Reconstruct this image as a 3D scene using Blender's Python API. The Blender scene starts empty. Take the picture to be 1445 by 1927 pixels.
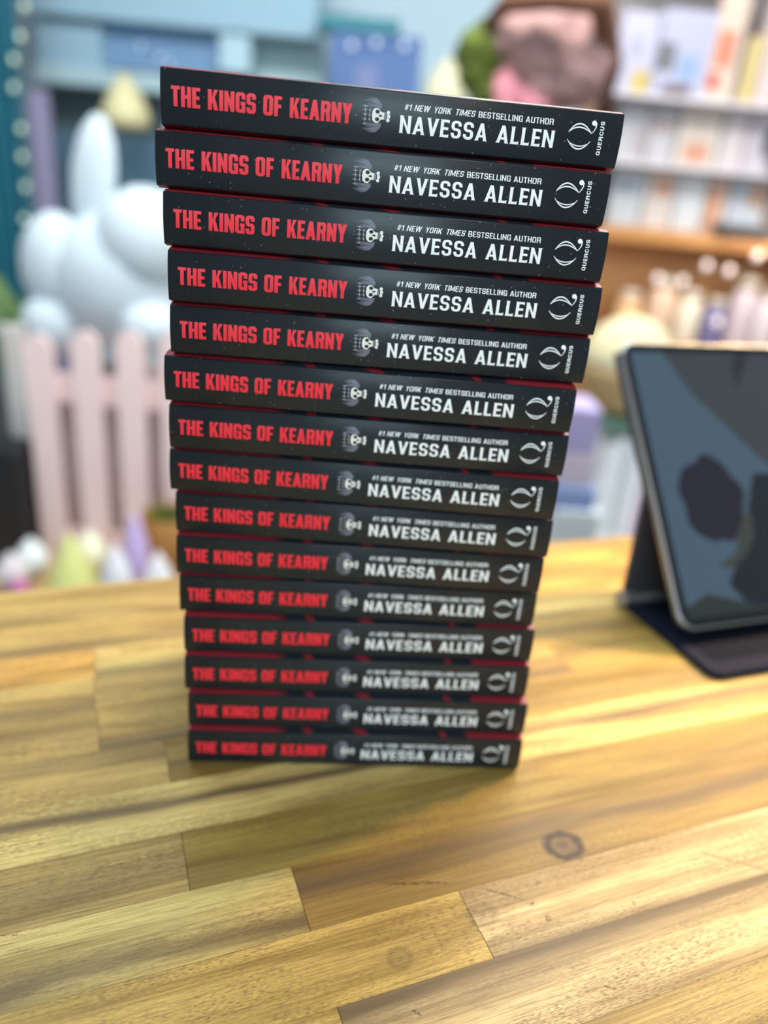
import bpy, bmesh, math, random
from mathutils import Vector, Matrix, noise
from mathutils.geometry import delaunay_2d_cdt
random.seed(7)
C = bpy.context.scene.collection
S = bpy.context.scene
R = math.radians

# ---------------------------------------------------------------- camera
TZ = 0.90                                   # height of the table top
F_PX, PITCH, ROLL, CAM_H = 1400.0, R(22.6786), R(5.346), 0.3149
fw = Vector((0, math.cos(PITCH), -math.sin(PITCH)))
up0 = Vector((0, math.sin(PITCH), math.cos(PITCH)))
rt0 = Vector((1, 0, 0))
rt = rt0 * math.cos(ROLL) + up0 * math.sin(ROLL)
up = -rt0 * math.sin(ROLL) + up0 * math.cos(ROLL)
CAM = Vector((0, 0, TZ + CAM_H))
cd = bpy.data.cameras.new('camera')
cam = bpy.data.objects.new('camera', cd)
C.objects.link(cam)
m3 = Matrix((rt, up, -fw)).transposed()
cam.matrix_world = Matrix.Translation(CAM) @ m3.to_4x4()
cd.sensor_fit = 'VERTICAL'
cd.sensor_height = 36.0
cd.sensor_width = 27.0
cd.lens = F_PX * 36.0 / 1927.0
cd.clip_start = 0.01
cd.dof.use_dof = True
cd.dof.focus_distance = 0.328
cd.dof.aperture_fstop = 2.8
S.camera = cam

def ray(px, py):
    return fw + rt * ((px - 722.5) / F_PX) - up * ((py - 963.5) / F_PX)
def at(px, py, Y):                          # where a line of sight meets the upright plane Y metres ahead
    d = ray(px, py)
    return CAM + d * (Y / d.y)
def on(px, py, z=TZ):                       # where it meets the level plane z
    d = ray(px, py)
    return CAM + d * ((z - CAM.z) / d.z)
def mpp(px, py, Y):                         # metres per pixel there
    return (Y / ray(px, py).y) / F_PX

# ---------------------------------------------------------------- world, lights, exposure
w = bpy.data.worlds.new('world')
S.world = w
w.use_nodes = True
bg = w.node_tree.nodes['Background']
bg.inputs[0].default_value = (0.80, 0.90, 1.0, 1)
bg.inputs[1].default_value = 0.37
S.view_settings.view_transform = 'Standard'
S.view_settings.look = 'None'
S.view_settings.gamma = 1.0
S.view_settings.exposure = 0.0

def area(name, loc, target, sx, sy, power, col, spread=180):
    l = bpy.data.lights.new(name, 'AREA')
    l.shape = 'RECTANGLE'
    l.size, l.size_y, l.energy, l.color = sx, sy, power, col
    l.spread = R(spread)
    o = bpy.data.objects.new(name, l)
    C.objects.link(o)
    o.location = loc
    o.rotation_euler = (Vector(target) - Vector(loc)).to_track_quat('-Z', 'Y').to_euler()
    return o
area('shop_window_light', (0.25, -2.3, 2.15), (0.1, 0.35, 1.15), 3.0, 1.1, 60, (0.66, 0.88, 1.0))
area('ceiling_panel_light', (0.45, 1.7, 2.6), (0.05, 0.8, 0.9), 1.0, 0.6, 34, (1.0, 0.93, 0.80))
area('ceiling_spot_light', (1.15, 1.25, 2.1), (0.26, 0.60, 0.9), 0.16, 0.16, 1.5, (1.0, 0.60, 0.28), 26)
area('counter_spot_light', (0.75, -0.15, 1.95), (0.30, 0.24, 0.9), 0.14, 0.14, 3, (1.0, 0.86, 0.72))
area('back_ceiling_light', (0.0, 1.15, 2.75), (0.0, 2.4, 0.9), 3.0, 0.5, 74, (0.95, 0.98, 1.0))
area('shelf_fill_light', (1.25, 2.40, 1.225), (1.15, 2.52, 0.95), 1.0, 0.03, 2.6, (1.0, 0.85, 0.68))  # unseen added fill that brightens the orange back under the shelf

# ---------------------------------------------------------------- helpers
def srgb(c):
    c = c.lstrip('#')
    v = [int(c[i:i + 2], 16) / 255 for i in (0, 2, 4)]
    return tuple((x / 12.92 if x <= 0.04045 else ((x + 0.055) / 1.055) ** 2.4) for x in v) + (1.0,)

MATS = {}
def mat(hexcol, rough=0.6, emit=0.0, metal=0.0, spec=0.5, sheen=0.0, vary=0.0, scale=40.0, bump=0.0):
    key = (hexcol, rough, emit, metal, spec, sheen, vary, scale, bump)
    if key in MATS:
        return MATS[key]
    m = bpy.data.materials.new('paint_' + hexcol.strip('#'))
    m.use_nodes = True
    nt = m.node_tree
    b = nt.nodes['Principled BSDF']
    col = srgb(hexcol)
    b.inputs['Base Color'].default_value = col
    b.inputs['Roughness'].default_value = rough
    b.inputs['Metallic'].default_value = metal
    b.inputs['Specular IOR Level'].default_value = spec
    b.inputs['Sheen Weight'].default_value = sheen
    if emit:
        b.inputs['Emission Color'].default_value = col
        b.inputs['Emission Strength'].default_value = emit
    if vary or bump:
        tc = nt.nodes.new('ShaderNodeTexCoord')
        n = nt.nodes.new('ShaderNodeTexNoise')
        n.inputs['Scale'].default_value = scale
        n.inputs['Detail'].default_value = 4
        nt.links.new(tc.outputs['Object'], n.inputs['Vector'])
        if vary:
            mx = nt.nodes.new('ShaderNodeMix')
            mx.data_type = 'RGBA'
            mx.inputs[6].default_value = tuple(x * (1 - vary) for x in col[:3]) + (1,)
            mx.inputs[7].default_value = tuple(min(1, x * (1 + vary)) for x in col[:3]) + (1,)
            nt.links.new(n.outputs['Fac'], mx.inputs[0])
            nt.links.new(mx.outputs[2], b.inputs['Base Color'])
        if bump:
            bp = nt.nodes.new('ShaderNodeBump')
            bp.inputs['Strength'].default_value = bump
            bp.inputs['Distance'].default_value = 0.004
            nt.links.new(n.outputs['Fac'], bp.inputs['Height'])
            nt.links.new(bp.outputs['Normal'], b.inputs['Normal'])
    MATS[key] = m
    return m

def link(name, bm, mats, parent=None, smooth=False, loc=None):
    me = bpy.data.meshes.new(name)
    bm.normal_update()
    bm.to_mesh(me)
    bm.free()
    for m in (mats if isinstance(mats, (list, tuple)) else [mats]):
        me.materials.append(m)
    if smooth:
        for p in me.polygons:
            p.use_smooth = True
    o = bpy.data.objects.new(name, me)
    C.objects.link(o)
    if parent:
        o.parent = parent
    if loc is not None:
        o.location = loc
    return o
def tag(o, label, cat, group=None, kind=None):
    o['label'] = label
    o['category'] = cat
    if group:
        o['group'] = group
    if kind:
        o['kind'] = kind
    return o
def thing(name, loc, rz=0.0):
    o = bpy.data.objects.new(name, None)
    o.empty_display_size = 0.02
    C.objects.link(o)
    o.location = loc
    o.rotation_euler = (0, 0, rz)
    return o
def struct(name, bm, m, label=None):
    o = link(name, bm, m)
    o['kind'] = 'structure'
    return o

def add_box(bm, x0, y0, z0, x1, y1, z1, bev=0.0, mi=0, rot=None, about=None):
    t = bmesh.new()
    bmesh.ops.create_cube(t, size=1.0)
    for v in t.verts:
        v.co = Vector(((x0 + x1) / 2 + v.co.x * (x1 - x0), (y0 + y1) / 2 + v.co.y * (y1 - y0), (z0 + z1) / 2 + v.co.z * (z1 - z0)))
    if bev:
        bmesh.ops.bevel(t, geom=t.edges[:], offset=bev, segments=2, affect='EDGES', profile=0.5)
    if rot is not None:
        bmesh.ops.rotate(t, verts=t.verts[:], cent=about or (0, 0, 0), matrix=rot)
    merge(bm, t, mi)
def merge(bm, t, mi=0):
    vm = {v: bm.verts.new(v.co) for v in t.verts}
    for f in t.faces:
        try:
            g = bm.faces.new([vm[v] for v in f.verts])
            g.material_index = mi if mi is not None else f.material_index
            g.smooth = f.smooth
        except ValueError:
            pass
    t.free()
def add_ball(bm, c, rx, ry, rz, seg=24, rings=14, rot=None, mi=0, rough=0.0, fr=3.0, seed=0):
    t = bmesh.new()
    bmesh.ops.create_uvsphere(t, u_segments=seg, v_segments=rings, radius=1.0)
    for v in t.verts:
        k = 1.0
        if rough:
            k += rough * noise.noise(v.co * fr + Vector((seed, seed * 1.7, 0)))
        v.co = Vector((v.co.x * rx * k, v.co.y * ry * k, v.co.z * rz * k))
    if rot is not None:
        bmesh.ops.rotate(t, verts=t.verts[:], cent=(0, 0, 0), matrix=rot)
    for v in t.verts:
        v.co += Vector(c)
    for f in t.faces:
        f.smooth = True
    merge(bm, t, mi)
def add_lathe(bm, prof, c=(0, 0, 0), seg=28, mi=0):
    rings = []
    for r_, z in prof:
        rings.append([bm.verts.new((c[0] + r_ * math.cos(2 * math.pi * i / seg), c[1] + r_ * math.sin(2 * math.pi * i / seg), c[2] + z)) for i in range(seg)])
    for a, b in zip(rings, rings[1:]):
        for i in range(seg):
            f = bm.faces.new((a[i], a[(i + 1) % seg], b[(i + 1) % seg], b[i]))
            f.smooth = True
            f.material_index = mi
    for rg, rev in ((rings[0], True), (rings[-1], False)):
        f = bm.faces.new(rg[::-1] if rev else rg)
        f.material_index = mi
def add_tube(bm, pts, rad, seg=8, mi=0):
    pts = [Vector(p) for p in pts]
    rings = []
    for i, p in enumerate(pts):
        d = (pts[min(i + 1, len(pts) - 1)] - pts[max(i - 1, 0)]).normalized()
        a = d.orthogonal().normalized() if abs(d.z) > 0.95 else d.cross(Vector((0, 0, 1))).normalized()
        b = d.cross(a)
        r_ = rad[i] if isinstance(rad, (list, tuple)) else rad
        rings.append([bm.verts.new(p + (a * math.cos(2 * math.pi * k / seg) + b * math.sin(2 * math.pi * k / seg)) * r_) for k in range(seg)])
    for a, b in zip(rings, rings[1:]):
        for i in range(seg):
            f = bm.faces.new((a[i], a[(i + 1) % seg], b[(i + 1) % seg], b[i]))
            f.smooth = True
            f.material_index = mi
    bm.faces.new(rings[0][::-1]).material_index = mi
    bm.faces.new(rings[-1]).material_index = mi

# ---------------------------------------------------------------- setting
bm = bmesh.new(); add_box(bm, -4, -2.5, -0.1, 4, 3.6, 0.0)
struct('floor', bm, mat('#8d8378', 0.6, vary=0.15, scale=6))
bm = bmesh.new(); add_box(bm, -4, 3.45, 0.0, 4, 3.6, 3.0)
struct('wall_back', bm, mat('#b9cdd6', 0.8, vary=0.04, scale=3))

# ---------------------------------------------------------------- butcher-block table
TA = R(22.7)
def uv_of(p):
    return (p.x * math.cos(TA) + p.y * math.sin(TA), -p.x * math.sin(TA) + p.y * math.cos(TA))
def wood_material():
    m = bpy.data.materials.new('acacia_butcher_block')
    m.use_nodes = True
    nt = m.node_tree
    N, Lk = nt.nodes, nt.links
    b = N['Principled BSDF']
    def nd(t, **kw):
        n = N.new(t)
        for k, v in kw.items():
            setattr(n, k, v)
        return n
    def math_(op, a, bb=None, c=None, clamp=False):
        n = nd('ShaderNodeMath', operation=op)
        n.use_clamp = clamp
        for i, v in enumerate((a, bb, c)):
            if v is None:
                continue
            if isinstance(v, (int, float)):
                n.inputs[i].default_value = v
            else:
                Lk.new(v, n.inputs[i])
        return n.outputs[0]
    def mix(fac, a, bb, blend='MIX'):
        n = nd('ShaderNodeMix', data_type='RGBA', blend_type=blend)
        for s_, v in ((0, fac), (6, a), (7, bb)):
            if isinstance(v, (int, float)):
                n.inputs[s_].default_value = v
            elif isinstance(v, tuple):
                n.inputs[s_].default_value = v
            else:
                Lk.new(v, n.inputs[s_])
        return n.outputs[2]
    def smooth(x, e0, e1):
        n = nd('ShaderNodeMapRange', interpolation_type='SMOOTHSTEP')
        Lk.new(x, n.inputs[0])
        n.inputs[1].default_value, n.inputs[2].default_value = e0, e1
        return n.outputs[0]
    uvn = nd('ShaderNodeUVMap', uv_map='board')          # metres along / across the boards
    sep = nd('ShaderNodeSeparateXYZ'); Lk.new(uvn.outputs[0], sep.inputs[0])
    U, V = sep.outputs[0], sep.outputs[1]
    tone = nd('ShaderNodeVertexColor', layer_name='tone')
    st = nd('ShaderNodeVertexColor', layer_name='streak')  # r centre, g width, b strength
    sts = nd('ShaderNodeSeparateColor'); Lk.new(st.outputs[0], sts.inputs[0])
    loc = nd('ShaderNodeUVMap', uv_map='local')
    lsep = nd('ShaderNodeSeparateXYZ'); Lk.new(loc.outputs[0], lsep.inputs[0])
    RND, LV = lsep.outputs[0], lsep.outputs[1]
    def noise_uv(su, sv, detail=3, off=0.0, dist=0.0, rough=0.5):
        cmb = nd('ShaderNodeCombineXYZ')
        Lk.new(math_('MULTIPLY', U, su), cmb.inputs[0])
        Lk.new(math_('MULTIPLY', V, sv), cmb.inputs[1])
        Lk.new(math_('MULTIPLY_ADD', RND, 37.0, off), cmb.inputs[2])
        n = nd('ShaderNodeTexNoise')
        n.inputs['Scale'].default_value = 1.0
        n.inputs['Detail'].default_value = detail
        n.inputs['Roughness'].default_value = rough
        n.inputs['Distortion'].default_value = dist
        Lk.new(cmb.outputs[0], n.inputs['Vector'])
        return n.outputs['Fac']
    base = tone.outputs[0]
    wob = noise_uv(7, 9, 2, 3.0)
    broad = noise_uv(5, 55, 3, 0.0, 0.6)
    fine = noise_uv(14, 900, 4, 9.0, 0.1)
    c = mix(smooth(broad, 0.38, 0.70), base, (0.50, 0.46, 0.38, 1), 'MULTIPLY')
    c = mix(math_('MULTIPLY', smooth(fine, 0.40, 0.68), 0.50), c, (0.46, 0.40, 0.32, 1), 'MULTIPLY')
    # heartwood streak of the board
    dv = math_('SUBTRACT', math_('ADD', LV, math_('MULTIPLY_ADD', wob, 0.5, -0.25)), sts.outputs[0])
    q = math_('DIVIDE', dv, math_('MAXIMUM', sts.outputs[1], 0.01))
    g = math_('POWER', 2.718, math_('MULTIPLY', math_('MULTIPLY', q, q), -1.0))
    brk = smooth(noise_uv(6, 70, 3, 21.0, 0.5), 0.2, 0.62)
    c = mix(math_('MULTIPLY', math_('MULTIPLY', g, sts.outputs[2]), math_('MULTIPLY_ADD', brk, 0.75, 0.25)), c, (0.13, 0.09, 0.048, 1))
    # pores: short dashes along the grain
    pores = noise_uv(300, 3000, 1, 5.0, 0.0)
    dens = smooth(noise_uv(9, 40, 2, 13.0), 0.35, 0.6)
    c = mix(math_('MULTIPLY', math_('MULTIPLY', smooth(pores, 0.52, 0.61), dens), 0.80), c, (0.17, 0.105, 0.04, 1))
    pl = noise_uv(60, 2600, 2, 15.0, 0.0)
    c = mix(math_('MULTIPLY', smooth(pl, 0.54, 0.66), 0.62), c, (0.20, 0.13, 0.06, 1))
    # knots (centre u, centre v, radius, strength)
    for (ku, kv, kr, ks) in KNOTS:
        du = math_('MULTIPLY', math_('SUBTRACT', U, ku), 0.85)
        dk = math_('SUBTRACT', V, kv)
        d2 = math_('SQRT', math_('ADD', math_('MULTIPLY', du, du), math_('MULTIPLY', dk, dk)))
        d2 = math_('ADD', d2, math_('MULTIPLY_ADD', noise_uv(160, 160, 2, ku * 50), kr * 0.5, -kr * 0.25))
        inside = smooth(d2, kr, kr * 0.75)
        ringv = math_('MULTIPLY_ADD', math_('SINE', math_('MULTIPLY', d2, 14.0 / kr)), 0.5, 0.5)
        rim = math_('MULTIPLY', smooth(d2, kr * 1.35, kr * 0.95), smooth(d2, kr * 0.55, kr * 0.85))
        halo = smooth(d2, kr * 3.0, kr * 0.9)
        core = math_('MULTIPLY', smooth(d2, kr * 0.55, kr * 0.2), 0.7 * ks)
        c = mix(math_('MULTIPLY', halo, 0.30 * ks), c, (0.20, 0.12, 0.06, 1))
        c = mix(math_('MULTIPLY', inside, math_('MULTIPLY_ADD', ringv, 0.45 * ks, 0.35 * ks)), c, (0.13, 0.085, 0.045, 1))
        c = mix(core, c, (0.08, 0.055, 0.035, 1))
        c = mix(math_('MULTIPLY', rim, 0.9 * ks), c, (0.035, 0.025, 0.018, 1))
    # dark flecks and hairline cracks (u, v, length, width, angle)
    for (fu, fv, fl, fwd, fa) in FLECKS:
        a_, b_ = math_('SUBTRACT', U, fu), math_('SUBTRACT', V, fv)
        cu, su = math.cos(fa), math.sin(fa)
        x_ = math_('ADD', math_('MULTIPLY', a_, cu), math_('MULTIPLY', b_, su))
        y_ = math_('SUBTRACT', math_('MULTIPLY', b_, cu), math_('MULTIPLY', a_, su))
        y_ = math_('ADD', y_, math_('MULTIPLY_ADD', noise_uv(130, 130, 2, fu * 90), fwd * 3.0, -fwd * 1.5))
        dd = math_('SQRT', math_('ADD', math_('POWER', math_('ABSOLUTE', math_('DIVIDE', x_, fl)), 2.0), math_('POWER', math_('ABSOLUTE', math_('DIVIDE', y_, fwd)), 2.0)))
        nz = smooth(noise_uv(700, 900, 2, fv * 70), 0.35, 0.55)
        c = mix(math_('MULTIPLY', math_('MULTIPLY', smooth(dd, 1.0, 0.5), nz), 0.8), c, (0.06, 0.04, 0.03, 1))
    # fine pale scratches
    vr = nd('ShaderNodeTexVoronoi', feature='F1')
    vr.inputs['Scale'].default_value = 130.0
    cmb = nd('ShaderNodeCombineXYZ')
    Lk.new(math_('MULTIPLY', U, 0.5), cmb.inputs[0]); Lk.new(math_('ADD', V, math_('MULTIPLY', U, 0.7)), cmb.inputs[1])
    Lk.new(cmb.outputs[0], vr.inputs['Vector'])
    spk = math_('MULTIPLY', smooth(vr.outputs['Distance'], 0.10, 0.04), smooth(vr.outputs['Color'], 0.93, 0.96))
    c = mix(math_('MULTIPLY', spk, 0.6), c, (0.85, 0.80, 0.68, 1))
    Lk.new(c, b.inputs['Base Color'])
    rgh = math_('MULTIPLY_ADD', fine, 0.16, 0.36)
    Lk.new(rgh, b.inputs['Roughness'])
    b.inputs['Specular IOR Level'].default_value = 0.26
    bp = nd('ShaderNodeBump')
    bp.inputs['Strength'].default_value = 0.35
    bp.inputs['Distance'].default_value = 0.0004
    Lk.new(math_('ADD', math_('MULTIPLY', pores, 0.8), fine), bp.inputs['Height'])
    Lk.new(bp.outputs['Normal'], b.inputs['Normal'])
    return m

def kn(px, py):
    return uv_of(on(px, py))
KNOTS = [(*kn(1060, 1591), 0.0085, 1.0), (*kn(908, 1722), 0.0060, 0.28), (*kn(752, 1803), 0.0048, 0.30)]
FLECKS = [(*kn(785, 1662), 0.022, 0.0012, -0.30), (*kn(1011, 1661), 0.0024, 0.0020, 0.2), (*kn(1000, 1699), 0.0034, 0.0016, -0.3),
          (*kn(1030, 1727), 0.0022, 0.0018, 0.5), (*kn(1190, 1699), 0.0016, 0.0012, 0.9), (*kn(945, 1682), 0.014, 0.0007, -0.62),
          (*kn(785, 1906), 0.003, 0.0010, -0.9), (*kn(1385, 1622), 0.026, 0.0010, -0.62), (*kn(1148, 1858), 0.004, 0.0006, -0.7)]

def build_table():
    V0, WB = 0.1926, 0.03745
    U0, U1 = -0.95, 1.15
    vlo, vhi = -10, 10                       # board rows
    # the boards the photo shows: row -> (joints along u, [(tone, streak centre, width, strength) per board])
    PL = '#e8cc94'
    LT, GD, TN, BR, OL, OR = '#eed484', '#e4c470', '#caac66', '#a98c4c', '#b0964a', '#e0b05c'
    rows = {
        -1: ([kn(639, 1909)[0]], [(GD, .2, .2, .0), (PL, .92, .30, .95)]),
        0: ([0.1557], [(GD, .5, .3, .10), (PL, -.05, .2, .8)]),
        1: ([0.0792], [(LT, .20, .22, .95), (BR, .62, .20, .95)]),
        2: ([0.0293], [(TN, .42, .2, .75), (OL, .2, .2, .35)]),
        3: ([], [(LT, .62, .13, .95)]),
        4: ([kn(320, 1465)[0]], [(TN, .85, .2, .5), (OL, .35, .2, .5)]),
        5: ([kn(186, 1385)[0], kn(1225, 1410)[0]], [(TN, .6, .2, .45), (TN, .05, .2, .85), (OL, .6, .2, .5)]),
        6: ([kn(178, 1310)[0], kn(1100, 1330)[0]], [(TN, .15, .2, .95), (TN, .6, .3, .3), (OL, .5, .25, .6)]),
        7: ([kn(178, 1245)[0]], [(OR, .9, .2, .5), (LT, .05, .2, .8)]),
        8: ([kn(700, 1150)[0]], [(TN, .1, .25, .8), (OR, .8, .3, .3)]),
        9: ([kn(500, 1100)[0]], [(TN, .3, .3, .35), (OR, .5, .2, .1)]),
        10: ([], [(TN, .6, .3, .3)]),
    }
    rnd = random.Random(3)
    for k in range(vlo, vhi + 1):
        if k not in rows:
            j = [U0 + rnd.uniform(.3, .5) + i * rnd.uniform(.42, .55) for i in range(3)]
            rows[k] = (j, [(rnd.choice([LT, GD, TN, BR]), rnd.random(), .2, rnd.random() * .6) for _ in range(4)])
    VMIN, VMAX = V0 + vlo * WB, 0.5885
    bm = bmesh.new()
    uvb = bm.loops.layers.uv.new('board')
    uvl = bm.loops.layers.uv.new('local')
    ct = bm.loops.layers.float_color.new('tone')
    cs = bm.loops.layers.float_color.new('streak')
    ca, sa = math.cos(TA), math.sin(TA)
    def P(u, v, z):
        return (u * ca - v * sa, u * sa + v * ca, z)
    def quad(pts, mi=0):
        f = bm.faces.new([bm.verts.new(p) for p in pts])
        f.material_index = mi
        return f
    def paint(f, coords, tone, stv, rid):
        lin = srgb(tone)
        for l, (u, v, lv) in zip(f.loops, coords):
            l[uvb].uv = (u, v)
            l[uvl].uv = (rid, lv)
            l[ct] = lin
            l[cs] = (*stv, 1)
    for k in range(vlo, vhi + 1):
        joints, boards = rows[k]
        us = [U0] + list(joints) + [U1]
        v0, v1 = V0 + k * WB, min(V0 + (k + 1) * WB, VMAX)
        for i, (ua, ub) in enumerate(zip(us, us[1:])):
            t, sc_, sw_, ss_ = boards[i]
            g, e = 0.00006, 0.00018
            a0, a1, b0, b1 = ua + e, ub - e, v0 + g, v1 - g
            f = quad([P(a0, b0, TZ), P(a1, b0, TZ), P(a1, b1, TZ), P(a0, b1, TZ)])
            rid = rnd.random()
            paint(f, [(a0, b0, 0), (a1, b0, 0), (a1, b1, 1), (a0, b1, 1)], t, (sc_, sw_, ss_), rid)
            if v1 >= VMAX - 1e-6:            # the front and back edges carry the board grain down the side
                f = quad([P(a0, b1, TZ), P(a1, b1, TZ), P(a1, b1, TZ - .036), P(a0, b1, TZ - .036)])
                paint(f, [(a0, b1, 1), (a1, b1, 1), (a1, b1 + .036, 1), (a0, b1 + .036, 1)], t, (sc_, sw_, 0), rid)
            if k == vlo:
                f = quad([P(a1, b0, TZ), P(a0, b0, TZ), P(a0, b0, TZ - .036), P(a1, b0, TZ - .036)])
                paint(f, [(a1, b0, 0), (a0, b0, 0), (a0, b0 - .036, 0), (a1, b0 - .036, 0)], t, (sc_, sw_, 0), rid)
            for ue, flip in ((ua + e, 1), (ub - e, 0)):
                if (ue < U0 + .01) or (ue > U1 - .01):
                    pts = [P(ue, b1, TZ), P(ue, b0, TZ), P(ue, b0, TZ - .036), P(ue, b1, TZ - .036)]
                    f = quad(pts if not flip else pts[::-1])
                    paint(f, [(ue, v, lv) for v, lv in ((b1, 1), (b0, 0), (b0, 0), (b1, 1))], t, (sc_, sw_, 0), rid)
    # glue bed just below the top surface: what shows in the joints
    t = bmesh.new()
    add_box(t, U0 + .0008, VMIN + .0008, TZ - .0362, U1 - .0008, VMAX - .0008, TZ - .0002)
    bmesh.ops.rotate(t, verts=t.verts[:], cent=(0, 0, 0), matrix=Matrix.Rotation(TA, 3, 'Z'))
    merge(bm, t, 1)
    tb = thing('butcher_block_table', (0, 0, 0))
    tag(tb, 'butcher block wooden table of glued boards under the tall book stack', 'table')
    link('tabletop', bm, [wood_material(), mat('#3a2814', 0.8)], tb)
    for u, v in ((U0 + .06, VMIN + .06), (U1 - .06, VMIN + .06), (U0 + .06, VMAX - .06), (U1 - .06, VMAX - .06)):
        l = bmesh.new()
        x, y, _ = P(u, v, 0)
        add_box(l, x - .035, y - .035, 0, x + .035, y + .035, TZ - .0361, bev=.004, rot=Matrix.Rotation(TA, 3, 'Z'), about=(x, y, 0))
        link('leg', l, mat('#6f5230', 0.5), tb)
build_table()

# ---------------------------------------------------------------- lettering: drawn letter shapes
def q(*p):
    return [tuple(p)]
def rect(x0, y0, x1, y1):
    return [((x0, y0), (x1, y0), (x1, y1), (x0, y1))]
def arc(x0, y0, x1, y1, s, b, ro, corners, pre=None, post=None, close=False, n=6):
    ro = min(ro, (x1 - x0) / 2, (y1 - y0) / 2)
    ri = max(ro - min(s, b), .015)
    ri = min(ri, max((x1 - x0) / 2 - s, .01), max((y1 - y0) / 2 - b, .01))
    oc = {'TR': (x1 - ro, y1 - ro), 'TL': (x0 + ro, y1 - ro), 'BL': (x0 + ro, y0 + ro), 'BR': (x1 - ro, y0 + ro)}
    ic = {'TR': (x1 - s - ri, y1 - b - ri), 'TL': (x0 + s + ri, y1 - b - ri), 'BL': (x0 + s + ri, y0 + b + ri), 'BR': (x1 - s - ri, y0 + b + ri)}
    a0 = {'TR': 0, 'TL': 90, 'BL': 180, 'BR': 270}
    def term(t):
        k, v = t
        return {'R': ((x1, v), (x1 - s, v)), 'L': ((x0, v), (x0 + s, v)), 'T': ((v, y1), (v, y1 - b)), 'B': ((v, y0), (v, y0 + b))}[k]
    pr = [term(pre)] if pre else []
    cw = len(corners) > 1 and (list(a0).index(corners[1]) - list(a0).index(corners[0])) % 4 == 3
    for c in corners:
        for i in (range(n, -1, -1) if cw else range(n + 1)):
            a = R(a0[c] + 90 * i / n)
            pr.append(((oc[c][0] + ro * math.cos(a), oc[c][1] + ro * math.sin(a)), (ic[c][0] + ri * math.cos(a), ic[c][1] + ri * math.sin(a))))
    if post:
        pr.append(term(post))
    if close:
        pr.append(pr[0])
    return [(p0[0], p1[0], p1[1], p0[1]) for p0, p1 in zip(pr, pr[1:])]

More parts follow.
